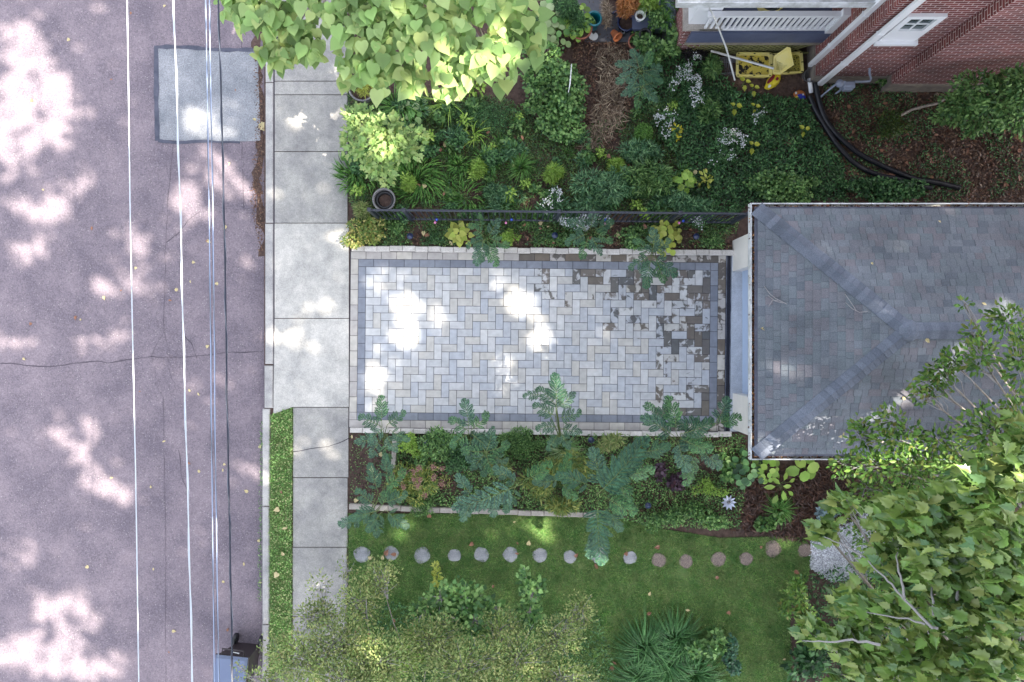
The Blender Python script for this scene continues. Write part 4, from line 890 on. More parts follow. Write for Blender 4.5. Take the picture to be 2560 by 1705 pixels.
for pts in ([(2115, 735), (2125, 752), (2135, 770), (2138, 778)], [(2116, 756), (2130, 772), (2145, 781), (2162, 779)]):
    b.tube([Vector((p.x, p.y, facet_pt(p.x, p.y)+.05)) for p in [P(x, y, 3.3) for x, y in pts]], .005, 5)
b.build('fallen_twig', M_twig, label='thin forked twig higher on the slope facing the driveway, near the hip', cat='twig', group='twigs fallen on the garage roof')
hz_ = [(2018, 333), (2030, 330), (2042, 338), (2045, 352), (2036, 362), (2022, 365)]
b = MB(); b.tube([P(x, y, .06) for x, y in hz_+[(2035, 372), (2040, 385), (2044, 398)]], .006, 5); b.build('green_cord', mat('green_plastic', lin(20, 110, 90), .4), label='thin teal green cord looped on the groundcover', cat='cord')
b = MB(); v = P(1967, 360); b.lathe((v.x, v.y, 0), [(.055, 0), (.065, .04), (.045, .08), (.0005, .09)], 10); b.build('red_stone', mat('dull_red_rock', lin(112, 62, 70), .8, col2=lin(90, 54, 62), noise_scale=9), label='dull red rock sitting in the groundcover', cat='rock')
b = MB(); b.tube([P(1429, 160, .75), P(1427, 185, .75), P(1425, 210, .7), P(1421, 232, .65)], [.010, .012, .014, .006], 6); b.build('white_stake', M_whitep, label='weathered white stick standing in the rambling shrub', cat='stick')

# ------------------------------------------------------------------ plants
def blobpts(blobs, n, shell=.55):
    """blobs: (cx,cy,z,rx,ry,rz) in metres -> points and outward directions"""
    B = np.array(blobs, float); wgt = B[:, 3]*B[:, 4]; idx = rng.choice(len(B), n, p=wgt/wgt.sum())
    d = rng.normal(size=(n, 3)); d[:, 2] = np.abs(d[:, 2])*.9-.15; d /= np.linalg.norm(d, axis=1, keepdims=True)
    r = (shell+(1-shell)*rng.random(n)**.6)[:, None]*(1+.12*rng.normal(size=(n, 1)))
    return B[idx, :3]+d*r*B[idx, 3:6], d, idx

def shrub(name, label, cat, px, py, rx, ry, h, n, T, size, m, group=None, lumps=6, z0=0, spread=.5, out=.7, stem=M_stem, nstem=9, flowers=None):
    """rounded leafy plant; px,py,rx,ry in photo pixels at half its height"""
    c = P(px, py, h*.6); k = (H-h*.6)/H/S; rx *= k; ry *= k
    t = empty(name, (c.x, c.y, z0), label, cat, group); B = []
    for i in range(lumps):
        a = random.uniform(0, 6.283); q = math.sqrt(random.random())*.85; f = random.uniform(.2, .46)
        B.append((c.x+rx*q*math.cos(a), c.y+ry*q*math.sin(a), z0+h*random.uniform(.25, .65)*(1-.35*q), rx*f*random.uniform(.7, 1.3), ry*f*random.uniform(.7, 1.3), h*random.uniform(.25, .45)))
    B.append((c.x, c.y, z0+h*.42, rx*(.6 if lumps < 4 else .4), ry*(.6 if lumps < 4 else .4), h*.45))
    W, d, _ = blobpts(B, n); W[:, 2] = np.maximum(W[:, 2], z0+.02)
    nor = d*out+rng.normal(0, spread, d.shape); nor[:, 2] = np.abs(nor[:, 2])+.35
    tip = d*np.array([1, 1, .1])+rng.normal(0, .6, d.shape)
    cloud('foliage', T, W, tip, nor, rng.uniform(.7, 1.25, n)*size, m, t)
    if nstem:
        b = MB()
        for i in range(nstem):
            e = W[random.randrange(n)]; b.tube([(c.x+random.uniform(-.05, .05), c.y+random.uniform(-.05, .05), z0-.02), ((c.x+e[0])/2, (c.y+e[1])/2, z0+(e[2]-z0)*.6), tuple(e)], [.009, .006, .003], 5)
        b.build('stems', stem, t)
    if flowers:
        nf, fs, fm, ft, cl = flowers; F = []
        for i in range(cl):
            e = W[random.randrange(n)]; mm = max(1, nf//cl); F.append(np.array([e[0], e[1], max(e[2], z0+h*.55)])+rng.normal(0, .028 if cl > 4 else .05, (mm, 3))*[1, 1, .5]+[0, 0, .03])
        F = np.concatenate(F); cloud('flowers', ft, F, rtip(len(F)), rdir(len(F), 1, .3), rng.uniform(.7, 1.2, len(F))*fs, fm, t, kind='stuff')
    return t

def blades(name, label, cat, px, py, rpx, h, n, wid, m, group=None, droop=1.0, z0=0, ry=None, spread=.35, up=1.0, reach=1.0):
    """clump of arching strap leaves"""
    c = P(px, py, h*.3); k = 1/S; t = empty(name, (c.x, c.y, z0), label, cat, group); b = MB(); L0 = rpx*k*(1 if spread < .5 else .80)
    for i in range(n):
        a = random.uniform(0, 6.283); L = L0*random.uniform(.6, 1.15)*(1 if spread < .5 else .55)*reach; q = random.random()**.7*spread; bx, by = c.x+L0*q*math.cos(a+.5), c.y+(ry*k if ry else L0)*q*math.sin(a+.5); V = []; hh = h*random.uniform(.6, 1.1)
        d = Vector((math.cos(a), math.sin(a)*(1 if not ry else ry/rpx), 0)); s = Vector((-d.y, d.x, 0)); sw = random.uniform(-.25, .25)
        for j in range(6):
            f = j/5; x = L*f*(.35+.65*f); z = z0+hh*(f*(2.1*up)-f*f*(1.1+.9*droop)) ; z = max(z, z0+.015+.01*random.random()); wv = wid*.5*(1-f)**.5*(1 if j < 5 else .05)
            p = Vector((bx, by, z))+d*x+s*sw*L*f*f; V += [tuple(p+s*wv+Vector((0, 0, .3*wv))), tuple(p-s*wv+Vector((0, 0, .3*wv)))]
        b.add(V, [(2*j, 2*j+1, 2*j+3, 2*j+2) for j in range(5)])
    b.build('leaves', m, t); return t

def rosette(name, label, cat, px, py, rpx, h, n, T, size, m, group=None, z0=0):
    """hosta-like rosette: stalks and broad leaves"""
    c = P(px, py, h*.6); r = rpx/S*(H-h)/H; t = empty(name, (c.x, c.y, z0), label, cat, group); W = []; tp = []; no = []; b = MB()
    for i in range(n):
        a = i*2.399+random.uniform(-.2, .2); q = r*math.sqrt((i+.5)/n)*random.uniform(.75, 1.05)-size*.35; q = max(q, .01); z = z0+h*(1-.55*(i/n))+random.uniform(-.02, .02)
        W.append((c.x+q*math.cos(a), c.y+q*math.sin(a), z)); tp.append((math.cos(a), math.sin(a), -.25-.3*i/n)); no.append((.35*math.cos(a)+random.uniform(-.2, .2), .35*math.sin(a)+random.uniform(-.2, .2), 1))
        b.tube([(c.x, c.y, z0), (c.x+q*.5*math.cos(a), c.y+q*.5*math.sin(a), z0+(z-z0)*.8), W[-1]], [.006, .005, .004], 4)
    cloud('leaves', T, np.array(W), np.array(tp), np.array(no), rng.uniform(.8, 1.2, n)*size, m, t); b.build('stalks', M_stem, t); return t

# ---- feathery silk tree fronds: shared meshes, laid out as individual fronds
G_frond2 = leafmat('frond_mid_green', [lin(40, 82, 54), lin(58, 102, 62), lin(80, 122, 74)], vary=.3, transl=.18)
G_frond3 = leafmat('frond_grey_green', [lin(42, 78, 66), lin(60, 98, 80), lin(84, 118, 92)], vary=.3, transl=.18)
def frond_mesh(name, L, npair, pl, seed):
    rs = random.Random(seed); V = []; F = []; mi = []
    def q(a, b_, c, d, k):
        n = len(V); V.extend([tuple(a), tuple(b_), tuple(c), tuple(d)]); F.append((n, n+1, n+2, n+3)); mi.append(k)
    arc = lambda f: Vector((.04*L*math.sin(f*2.5), L*f, .10*L*math.sin(f*2.6)-.16*L*f*f))
    for i in range(12):
        a, c = arc(i/12), arc((i+1)/12); w_ = .006*(1-i/16); q(a+Vector((w_, 0, .003)), c+Vector((w_, 0, .003)), c-Vector((w_, 0, -.003)), a-Vector((w_, 0, -.003)), 0)
    for i in range(npair):
        f = .16+.84*i/(npair-1); prof = math.sin(math.pi*min(1, (.30+.62*f)))**.6; l = pl*prof*(1 if i < npair-1 else .8)
        for s in (-1, 1):
            if rs.random() < .07: continue
            l = l*rs.uniform(.8, 1.12)
            a0 = arc(min(f, 1)); ang = math.radians(62-22*f+rs.uniform(-13, 13)) if i < npair-1 else math.radians(16)
            d = Vector((s*math.sin(ang), math.cos(ang), -.10+rs.uniform(-.10, .08))); side = Vector((d.y, -d.x, 0)).normalized(); nl = int(l/.0155)
            q(a0+side*.002, a0+d*l+side*.001, a0+d*l-side*.001, a0-side*.002, 0)
            for j in range(nl):
                g_ = (j+.5)/nl; ll = .056*pl/.25*math.sin(math.pi*(.17+.78*g_))**1.1; base = a0+d*l*g_+Vector((0, 0, -.05*l*g_*g_))
                for s2 in (-1, 1):
                    e = side*s2*.86+d*.5; e.z += .10*rs.uniform(-1, 1)-.08; p2 = d*.0135
                    q(base-p2*.5, base+e*ll*.45-p2, base+e*ll, base+e*ll*.5+p2*1.0, 1)
    me = bpy.data.meshes.new(name); me.from_pydata(V, [], F); me.materials.append(M_stem); me.materials.append((G_blue, G_frond2, G_frond3)[seed % 3]); me.polygons.foreach_set('material_index', mi); me.update(); return me
FR_S = [frond_mesh('frond_small', .42, 7, .17, k) for k in range(3)]
FR_M = [frond_mesh('frond_medium', .62, 9, .22, 10+k) for k in range(3)]
FR_L = [frond_mesh('frond_large', 1.35, 13, .36, 20+k) for k in range(2)]
def frond(parent, me, px, py, z, deg, tilt=-8, roll=0, s=1.0):
    """deg: heading in the photo, 0 = right, 90 = up"""
    o = bpy.data.objects.new('frond', me); v = P(px, py, z); attach(o, parent, v)
    o.rotation_mode = 'XYZ'; o.rotation_euler = (Matrix.Rotation(R(deg-90), 3, 'Z') @ Matrix.Rotation(R(tilt), 3, 'X') @ Matrix.Rotation(R(roll), 3, 'Y')).to_euler(); o.scale = (s, s, s); return o
def silk(label, base, fr, stem_pts=None, group='feathery silk tree seedlings'):
    v = P(base[0], base[1], 0); t = empty('silk_tree_seedling', (v.x, v.y, 0), label, 'silk tree', group); b = MB()
    for (k, px, py, z, deg, s) in fr:
        s *= .88
        me = random.choice({'S': FR_S, 'M': FR_M, 'L': FR_L}[k]); frond(t, me, px, py, z, deg, random.uniform(-16, 0), random.uniform(-14, 14), s)
        b.tube([v, (v+P(px, py, z))/2+Vector((0, 0, z*.15)), P(px, py, z)], [.012, .009, .006], 5)
    b.build('stem', M_stem, t); return t
silk('silk tree seedling hanging over the block edging, leftmost along the fence bed', (1210, 590), [('M', 1212, 600, .9, 250, .85), ('M', 1218, 602, .95, 292, .85), ('S', 1215, 598, .9, 200, 1), ('S', 1222, 595, .9, 340, 1), ('S', 1210, 592, .9, 140, .9), ('S', 1220, 590, .85, 60, 1), ('S', 1200, 575, .8, 95, .8), ('S', 1208, 600, 1.0, 268, 1)])
silk('silk tree seedling beside the white flowers in the fence bed', (1470, 580), [('S', 1472, 590, .8, 255, 1.1), ('S', 1478, 588, .8, 300, 1), ('S', 1468, 585, .8, 205, 1.1), ('M', 1480, 575, .7, 25, .8), ('S', 1475, 575, .75, 80, 1), ('S', 1465, 575, .8, 150, 1), ('S', 1485, 580, .75, 335, 1)])
silk('silk tree seedling over the driveway border next to the big lime hosta', (1630, 610), [('M', 1630, 640, 1.0, 262, 1.0), ('M', 1634, 642, 1.0, 325, .95), ('S', 1625, 640, 1.0, 215, 1.1), ('M', 1628, 640, .95, 85, .9), ('S', 1622, 636, .9, 130, 1), ('S', 1636, 632, .9, 45, 1), ('S', 1640, 650, 1.0, 295, 1.1)])
silk('silk tree seedling at the corner of the bare soil patch', (960, 1110), [('M', 955, 1062, 1.1, 95, .9), ('S', 952, 1065, 1.1, 160, 1.15), ('S', 968, 1062, 1.1, 40, 1), ('M', 975, 1075, 1.0, 330, .7), ('S', 965, 1085, 1.0, 300, 1), ('S', 945, 1098, .8, 190, 1.1), ('S', 950, 1102, .8, 240, 1), ('S', 962, 1100, .8, 280, 1.), ('S', 960, 1070, 1.1, 225, 1.)])
silk('upright silk tree sprig second from the left over the lower driveway border', (1175, 1100), [('M', 1172, 1075, 1.1, 100, .95), ('S', 1172, 1078, 1.1, 150, 1.1), ('S', 1178, 1075, 1.1, 45, 1.1), ('S', 1172, 1085, 1.0, 215, 1.1), ('S', 1180, 1085, 1.0, 325, 1.15), ('S', 1178, 1095, .9, 265, 1.2), ('S', 1185, 1100, .9, 15, 1.)])
silk('tall thin silk tree sprig reaching furthest over the pavers', (1400, 1095), [('M', 1390, 1030, 1.5, 93, 1.15), ('S', 1388, 1010, 1.5, 140, 1.1), ('S', 1392, 1020, 1.5, 40, 1.1), ('S', 1388, 1040, 1.4, 155, 1.1), ('S', 1396, 1045, 1.4, 15, 1.1), ('S', 1394, 1065, 1.3, 190, 1), ('S', 1400, 1070, 1.3, 350, 1), ('S', 1402, 1080, 1.2, 300, .9), ('S', 1396, 1085, 1.2, 240, .9), ('S', 1352, 985, 1.4, 190, .8)])
silk('blue green silk tree seedling in the middle of the lower bed', (1220, 1150), [('S', 1215, 1130, 1.0, a, 1.15) for a in (20, 75, 130, 180, 235, 290, 335)]+[('M', 1220, 1135, .9, 260, .8)])
silk('wide silk tree branch spreading over the lawn edge', (1310, 1195), [('L', 1298, 1212, 1.5, 206, 1.05), ('M', 1310, 1200, 1.2, 30, 1.0), ('M', 1295, 1210, 1.3, 150, .9), ('M', 1290, 1215, 1.3, 250, .9), ('M', 1180, 1255, 1.35, 245, .7), ('M', 1240, 1235, 1.3, 265, .75), ('M', 1180, 1240, 1.3, 130, .8)])
silk('silk tree seedling at the sidewalk end of the lower edging', (925, 1290), [('M', 945, 1230, 1.0, 110, .9), ('M', 950, 1270, 1.1, 60, .9), ('M', 950, 1275, 1.1, 200, 1.0), ('M', 955, 1280, 1.1, 235, .85), ('M', 965, 1275, 1.1, 320, .9), ('S', 935, 1260, 1.2, 150, 1.1), ('S', 960, 1255, 1.1, 20, 1.1), ('S', 945, 1290, 1.0, 265, 1.1), ('M', 905, 1300, .9, 195, .8), ('M', 970, 1200, .9, 100, .8), ('S', 965, 1215, 1.0, 40, 1.1)])
silk('largest silk tree seedling, its long fronds crossing the lower bed diagonally', (1560, 1180), [('L', 1490, 1240, 1.9, 50, 1.05), ('L', 1492, 1235, 1.8, 44, .9), ('L', 1495, 1250, 1.7, 275, .95), ('M', 1505, 1235, 1.6, 330, 1.2), ('M', 1600, 1130, 1.8, 10, 1), ('M', 1500, 1220, 1.6, 100, 1.2), ('M', 1515, 1260, 1.5, 300, 1), ('M', 1480, 1215, 1.5, 165, 1.1), ('M', 1500, 1330, 1.4, 250, .9), ('M', 1550, 1180, 1.7, 0, 1.1), ('M', 1550, 1185, 1.6, 285, 1.1)])
silk('silk tree seedling at the garage corner of the lower bed', (1700, 1120), [('M', 1690, 1080, 1.5, 100, 1.1), ('M', 1700, 1085, 1.5, 20, 1.2), ('M', 1790, 1055, 1.4, 60, .9), ('M', 1785, 1060, 1.4, 15, .9), ('M', 1700, 1095, 1.4, 340, 1.1), ('M', 1695, 1100, 1.3, 290, 1.1), ('M', 1685, 1090, 1.4, 150, 1.1), ('M', 1735, 1130, 1.1, 260, 1.1), ('M', 1750, 1120, 1.1, 320, 1.), ('M', 1770, 1075, 1.2, 170, 1.1), ('S', 1650, 1065, 1.3, 120, 1.2), ('M', 1640, 1060, 1.3, 60, .8), ('M', 1755, 1080, 1.3, 220, 1.)])
silk('silk tree seedling low in the lower bed between the two widest branches', (1400, 1200), [('M', 1400, 1200, 1.0, a, .85) for a in (70, 190, 310)])

# ---- upper garden
shrub('box_ball', 'clipped round green box ball in the upper garden', 'shrub', 1610, 330, 34, 35, .55, 5200, DIAM, .026, leafmat('leaf_box', [lin(62, 104, 42), lin(84, 126, 54), lin(100, 142, 66)]), lumps=0, spread=.5, out=1.2)
for px, py, rx, ry, lb, mm in [(1385, 428, 26, 27, 'bright dwarf conifer right of the strap-leaved clumps', G_lime), (1195, 415, 19, 20, 'small bright dwarf conifer between two strap-leaved clumps', G_lime), (1022, 460, 17, 20, 'small dwarf conifer below the yellow green sapling', G_lime), (1545, 410, 17, 18, 'dwarf conifer among blue green weeds below the box ball', G_lime), (905, 525, 26, 27, 'brown tinged dwarf conifer beside the fence end', G_olive)]:
    shrub('dwarf_conifer', lb, 'conifer', px, py, rx, ry, .42, 900, SLIM, .09, mm, 'dwarf conifers dotted in the garden', lumps=3, spread=.6, out=1)
shrub('dark_conifer', 'dense dark green conifer beside the potted plants at the top', 'conifer', 1420, 20, 45, 42, 1.0, 2600, SLIM, .08, G_dark, lumps=4)
shrub('dark_conifer', 'small dark conifer tucked behind the pale leaved tree', 'conifer', 1332, 62, 22, 28, .8, 1200, SLIM, .07, G_dark, lumps=3)
shrub('copper_conifer', 'dead copper brown conifer in a low dark blue pot', 'conifer', 1568, 22, 21, 36, .9, 2200, SLIM, .09, G_copper, lumps=5, z0=.15, stem=M_btwig, spread=.5, out=1)
shrub('dead_shrub', 'dry grey brown leafless shrub beside the teal bucket', 'shrub', 1517, 30, 14, 38, .8, 900, GRASS, .10, G_dry, lumps=4, stem=M_btwig, nstem=30)
rosette('variegated_hosta', 'broad variegated hosta left of the potted plants', 'hosta', 1385, 40, 62, .5, 30, ROUND, .17, G_varieg)
rosette('variegated_hosta', 'smaller variegated hosta spilling below the dark conifer', 'hosta', 1440, 50, 50, .5, 26, ROUND, .15, G_lime)
rosette('variegated_hosta', 'variegated hosta sprawling right of the pale leaved tree', 'hosta', 1395, 78, 42, .45, 22, ROUND, .15, G_varieg)
shrub('leafy_weed', 'round leaved plant growing in the wide terracotta pot', 'potted plant', 1448, 62, 26, 28, .5, 260, ROUND, .06, G_mid, z0=.2)
shrub('succulent', 'green succulent growing in the terracotta pot by the bench', 'potted plant', 1593, 101, 15, 15, .18, 120, ROUND, .05, G_mid, z0=.16, nstem=0)
blades('spider_plant', 'thin arching green plant in the small white pot', 'potted plant', 1606, 40, 24, .25, 40, .012, G_varieg, z0=.45)
blades('spider_plant', 'spiky arching green plant right of the bench', 'potted plant', 1652, 68, 30, .3, 60, .016, G_strap, z0=.35)
blades('strap_lily', 'tall arching strap leaves behind the white pot', 'potted plant', 1640, 20, 52, .5, 90, .022, G_strap, z0=.2)
shrub('leafy_pot_plant', 'broad leaved green plant at the top edge beside the porch gutter', 'potted plant', 1625, 12, 36, 26, .8, 420, OVAL, .09, G_lime)
shrub('leafy_pot_plant', 'low green leafy plant between bench and silvery plant', 'potted plant', 1635, 50, 26, 24, .5, 380, ROUND, .05, G_mid, z0=.2)
shrub('silver_plant', 'silvery dusty foliage plant beside the porch corner, upper clump', 'potted plant', 1672, 16, 15, 18, .6, 300, LOBED, .05, G_silver)
shrub('silver_plant', 'silvery dusty foliage plant beside the porch corner, lower clump', 'potted plant', 1675, 52, 13, 15, .6, 260, LOBED, .05, G_silver)
shrub('garden_weed', 'leafy green shrub crowding the brick porch pier', 'shrub', 1648, 118, 50, 34, .7, 900, LOBED, .085, G_mid)
shrub('garden_weed', 'narrow leafy shrub climbing between pots and the porch pier', 'shrub', 1682, 88, 20, 40, .8, 500, LOBED, .08, G_mid)
t = silk('blue green ferny plant below the terracotta pot', (1600, 180), [('M', 1600, 178, .6, a, .8) for a in (15, 60, 110, 160, 205, 250, 300, 340)]+[('S', 1605, 215, .6, a, 1) for a in (200, 260, 320, 20)], group='ferny plants in the upper garden')
shrub('rambling_shrub', 'wide rambling shrub with dull green leaves and bare twigs, centre of the upper garden', 'shrub', 1385, 185, 100, 85, .85, 3600, ROUND, .062, G_mid, lumps=12, stem=M_twig, nstem=40)
shrub('rambling_shrub', 'lower half of rambling growth beside the dry stalk patch', 'shrub', 1400, 290, 85, 62, .6, 2300, ROUND, .058, G_mid, lumps=9, stem=M_twig, nstem=26)
shrub('dark_groundcover', 'dense dark fine leaved mat below the pale leaved tree', 'ground cover', 1200, 290, 95, 48, .3, 4200, DIAM, .032, G_dark, lumps=10)
for i, (px, py, rx, ry, n, fl_n, lb) in enumerate([(1712, 178, 52, 52, 900, 190, 'white aster clump in front of the porch pier'), (1668, 292, 34, 46, 500, 70, 'white aster clump above the blue green weeds'), (1818, 338, 46, 40, 800, 110, 'white aster clump in the middle of the dark groundcover'), (1745, 250, 28, 22, 300, 40, 'small white aster clump with ferny leaves below it'), (1892, 290, 16, 18, 180, 26, 'tiny white aster clump near the yellow leaf scraps'),
                                            (1378, 500, 28, 40, 380, 60, 'white aster clump above the fence'), (1440, 555, 62, 24, 700, 170, 'wide white aster clump poking through the fence'), (1810, 385, 36, 26, 420, 16, 'sparse white asters left of the garage roof'), (1745, 560, 20, 16, 220, 30, 'white asters in the fence by the garage')]):
    shrub('aster', lb, 'flowers', px, py, rx, ry, .55, n, OVAL, .045, G_dark, 'white asters in flower', lumps=5, flowers=(fl_n*2, .032, G_white, FLOW, max(8, fl_n//3)))
# yellow green sapling by the sidewalk
def tree(name, label, blobs, n, T, size, m, trunk, cat='tree', twig=M_twig, tipdir=None, limb_r=.035, zsp=.35, shell=.25, nspread=.55, ntw=40, group=None, twr=.006, droop=.25):
    """blobs: (px,py,rx,ry,z); trunk: (x,y) world foot; each blob gets its limb"""
    t = empty(name, (trunk[0], trunk[1], 0), label, cat, group); B = []; 
    for px, py, rx, ry, z in blobs: k = (H-z)/H/S; v = P(px, py, z); B.append((v.x, v.y, z, rx*k, ry*k, zsp*min(rx, ry)*k*2))
    W, d, idx = blobpts(B, n, shell); nor = rng.normal(0, nspread, (n, 3))+[0, 0, 1]; nor += d*.3
    if tipdir is not None: tip = np.array(tipdir)[None]+rng.normal(0, .45, (n, 3))
    else: tip = d*[1, 1, .1]+rng.normal(0, .5, (n, 3)); tip[:, 2] -= droop
    cloud('crown', T, W, tip, nor, rng.uniform(.65, 1.2, n)*size, m, t)
    top = Vector((trunk[0], trunk[1], np.mean([q[2] for q in B])*.55)); b = MB(); b.tube([(trunk[0], trunk[1], -.1), (trunk[0]+.03, trunk[1]-.04, top.z*.5), top], [limb_r*2.2, limb_r*1.8, limb_r*1.5], 9); b.build('trunk', M_bark, t)
    b = MB(); b2 = MB()
    for i, q in enumerate(B):
        c = Vector(q[:3]); mid = top.lerp(c, .5)+Vector((random.uniform(-.15, .15), random.uniform(-.15, .15), .15)); b.tube([top, top.lerp(mid, .5)+Vector((.04, -.03, .05)), mid, mid.lerp(c, .5)+Vector((random.uniform(-.06, .06), random.uniform(-.06, .06), .06)), c], [limb_r, limb_r*.8, limb_r*.6, limb_r*.42, limb_r*.25], 7)
        jj = np.where(idx == i)[0]
        for j in rng.choice(jj, min(len(jj), max(2, ntw//len(B)))):
            e = Vector(W[j]); s = mid.lerp(c, random.uniform(.72, 1.05)); bend = Vector((random.uniform(-.1, .1), random.uniform(-.1, .1), .04))*((e-s).length)
            b2.tube([s, s.lerp(e, .35)+bend, s.lerp(e, .7)+bend*.8, e], [twr*1.6, twr*1.2, twr*.9, twr*.45], 5)
    b.build('limbs', M_bark, t); b2.build('twigs', twig, t); return t
tree('sapling', 'yellow green sapling beside the sidewalk in the upper garden', [(905, 305, 40, 38, 1.6), (960, 335, 62, 48, 1.9), (920, 370, 50, 42, 1.8), (1000, 370, 55, 42, 1.7), (950, 410, 42, 36, 1.7), (880, 350, 25, 40, 1.4), (965, 440, 26, 24, 1.4), (1030, 345, 38, 25, 1.6), (890, 285, 30, 20, 1.4)], 1100, LOBED, .12, G_cat, (-2.6, 3.6), limb_r=.02, twig=M_stem, ntw=60)
blades('strap_clump', 'arching strap leaves with yellow ends below the big grey pot', 'strap-leaved plant', 995, 262, 66, .45, 90, .024, G_strap, 'strap-leaved clumps')
blades('strap_clump', 'arching yellowing strap leaves below the pale leaved tree', 'strap-leaved plant', 1118, 255, 62, .5, 30, .022, G_lime, 'strap-leaved clumps')
blades('strap_clump', 'dense green strap leaves spilling onto the sidewalk edge', 'strap-leaved plant', 890, 430, 66, .4, 260, .022, G_strap, 'strap-leaved clumps', spread=.9)
blades('strap_clump', 'thick mat of strap leaves below the sapling', 'strap-leaved plant', 1045, 450, 74, .35, 280, .022, G_strap, 'strap-leaved clumps', spread=1.0)
blades('strap_clump', 'strap-leaved clump in the middle, left of the small conifer', 'strap-leaved plant', 1148, 412, 46, .4, 110, .022, G_strap, 'strap-leaved clumps', spread=.6)
blades('strap_clump', 'strap-leaved clump right of the small conifer', 'strap-leaved plant', 1215, 400, 44, .4, 70, .022, G_strap, 'strap-leaved clumps')
blades('strap_clump', 'starry fine bladed clump left of the bright conifer', 'strap-leaved plant', 1303, 418, 44, .35, 130, .012, G_strap, 'strap-leaved clumps')
blades('strap_clump', 'loose pale strap leaves at the centre of the garden', 'strap-leaved plant', 1185, 335, 44, .45, 20, .022, G_lime, 'strap-leaved clumps')
blades('strap_clump', 'strap leaves just above the fence', 'strap-leaved plant', 1165, 495, 62, .3, 110, .02, G_strap, 'strap-leaved clumps', spread=.9)
blades('strap_clump', 'pale grassy tuft above the fence near the lime seedlings', 'strap-leaved plant', 1640, 500, 40, .3, 90, .013, G_varieg, 'strap-leaved clumps')
shrub('round_leaved_clump', 'clump of pale pointed leaves under the pale leaved tree edge', 'perennial', 1180, 215, 28, 26, .5, 110, OVAL, .10, G_lime)
rosette('mottled_hosta', 'ragged hosta with brown spotted leaves below the big tree', 'hosta', 1030, 268, 48, .25, 16, ROUND, .14, G_varieg)
shrub('dry_grass', 'yellow dried plant in the big grey pot', 'potted plant', 915, 228, 22, 22, .3, 420, GRASS, .11, G_yel, z0=.3)
shrub('hedge_plant', 'yellow green low shrub at the sidewalk corner of the fence bed', 'shrub', 912, 580, 50, 36, .5, 1700, LOBED, .05, leafmat('leaf_corner', [lin(104, 132, 62), lin(140, 154, 78), lin(84, 120, 58), lin(168, 160, 96)]), lumps=8)
shrub('garden_weed', 'small leafy weed in the fence bed next to the corner shrub', 'weed', 985, 560, 30, 26, .25, 260, LOBED, .06, G_mid)
shrub('garden_weed', 'grey green creeping plant in the fence bed', 'weed', 1085, 592, 34, 22, .2, 600, DIAM, .034, G_dark)
rosette('lime_hosta', 'small lime yellow hosta hanging over the block edging', 'hosta', 1148, 585, 36, .35, 20, HEART, .15, G_yel)
rosette('lime_hosta', 'big lime yellow hosta at the garage end of the fence bed', 'hosta', 1665, 592, 44, .4, 38, ROUND, .13, G_yel)
shrub('lime_shrub', 'small round lime shrub in the fence bed', 'shrub', 1276, 592, 22, 22, .35, 520, LOBED, .045, G_lime)
shrub('garden_weed', 'dark bushy weed under the silk tree at the fence bed end', 'weed', 1580, 592, 40, 26, .35, 480, LOBED, .055, G_mid)
shrub('garden_weed', 'low leafy weed between the lamp and the driveway corner', 'weed', 1780, 600, 30, 16, .2, 260, OVAL, .045, G_mid)
shrub('garden_weed', 'leafy weed below the wide white asters', 'weed', 1405, 592, 30, 20, .25, 300, OVAL, .045, G_mid)
G_feath = leafmat('feathery_leaf', [lin(72, 116, 84), lin(94, 138, 98), lin(120, 158, 112)], vary=.3)
for i, (px, py, rx, ry, h, n, lb) in enumerate([(1520, 455, 80, 50, .8, 900, 'feathery blue green weed mass above the fence'), (1650, 435, 75, 50, .8, 850, 'feathery blue green weed mass right of the conifer'), (1600, 385, 62, 30, .6, 500, 'feathery weeds just below the box ball'), (1480, 500, 60, 30, .6, 500, 'feathery weeds touching the white asters by the fence'), (1700, 500, 70, 30, .6, 600, 'feathery weeds beside the garage end of the fence'), (1265, 480, 42, 26, .35, 380, 'small grey green feathery plant above the fence')]):
    shrub('feathery_weed', lb, 'weed', px, py, rx, ry, h, n*2, SLIM, .11, G_feath if i != 1 else G_mid, 'feathery weeds in the upper garden', lumps=7, spread=.7)
rosette('lime_seedling', 'large lime leaved seedling above the fence', 'seedling', 1712, 455, 28, .6, 12, SYCA, .17, G_lime)
shrub('yellow_seedling', 'yellow leaved seedling right of the lime one', 'seedling', 1772, 448, 24, 22, .5, 34, OVAL, .10, G_yel, lumps=4, nstem=4)
shrub('goldenrod', 'bright yellow flowered stem below the box ball side', 'flowers', 1694, 322, 24, 22, .6, 30, OVAL, .075, lumps=4, nstem=5, m=leafmat('leaf_gold', [lin(200, 190, 50), lin(170, 175, 60)]))
for i, (px, py, lb) in enumerate([(1836, 268, 'yellow maple seedling left of the small asters'), (1884, 270, 'yellow maple seedling right of the small asters'), (2007, 325, 'yellow seedling beside the teal cord'), (1860, 208, 'yellow seedling cluster below the first tote'), (1882, 222, 'single yellow seedling under the totes'), (1880, 365, 'dull green seedling in the groundcover')]):
    rosette('maple_seedling', lb, 'seedling', px, py, 13, .3, 3, SYCA, .11, leafmat('leaf_seedling', [lin(170, 180, 60), lin(196, 200, 80)]) if i == 0 else bpy.data.materials['leaf_seedling'], 'yellowing maple seedlings')
shrub('fern_bush', 'green ferny bush left of the first yellow tote', 'shrub', 1782, 172, 26, 28, .5, 620, SLIM, .11, G_mid, lumps=4)
shrub('fern_bush', 'olive fern clump in front of the white asters', 'shrub', 1780, 265, 42, 28, .4, 460, SLIM, .13, G_mid, lumps=5)
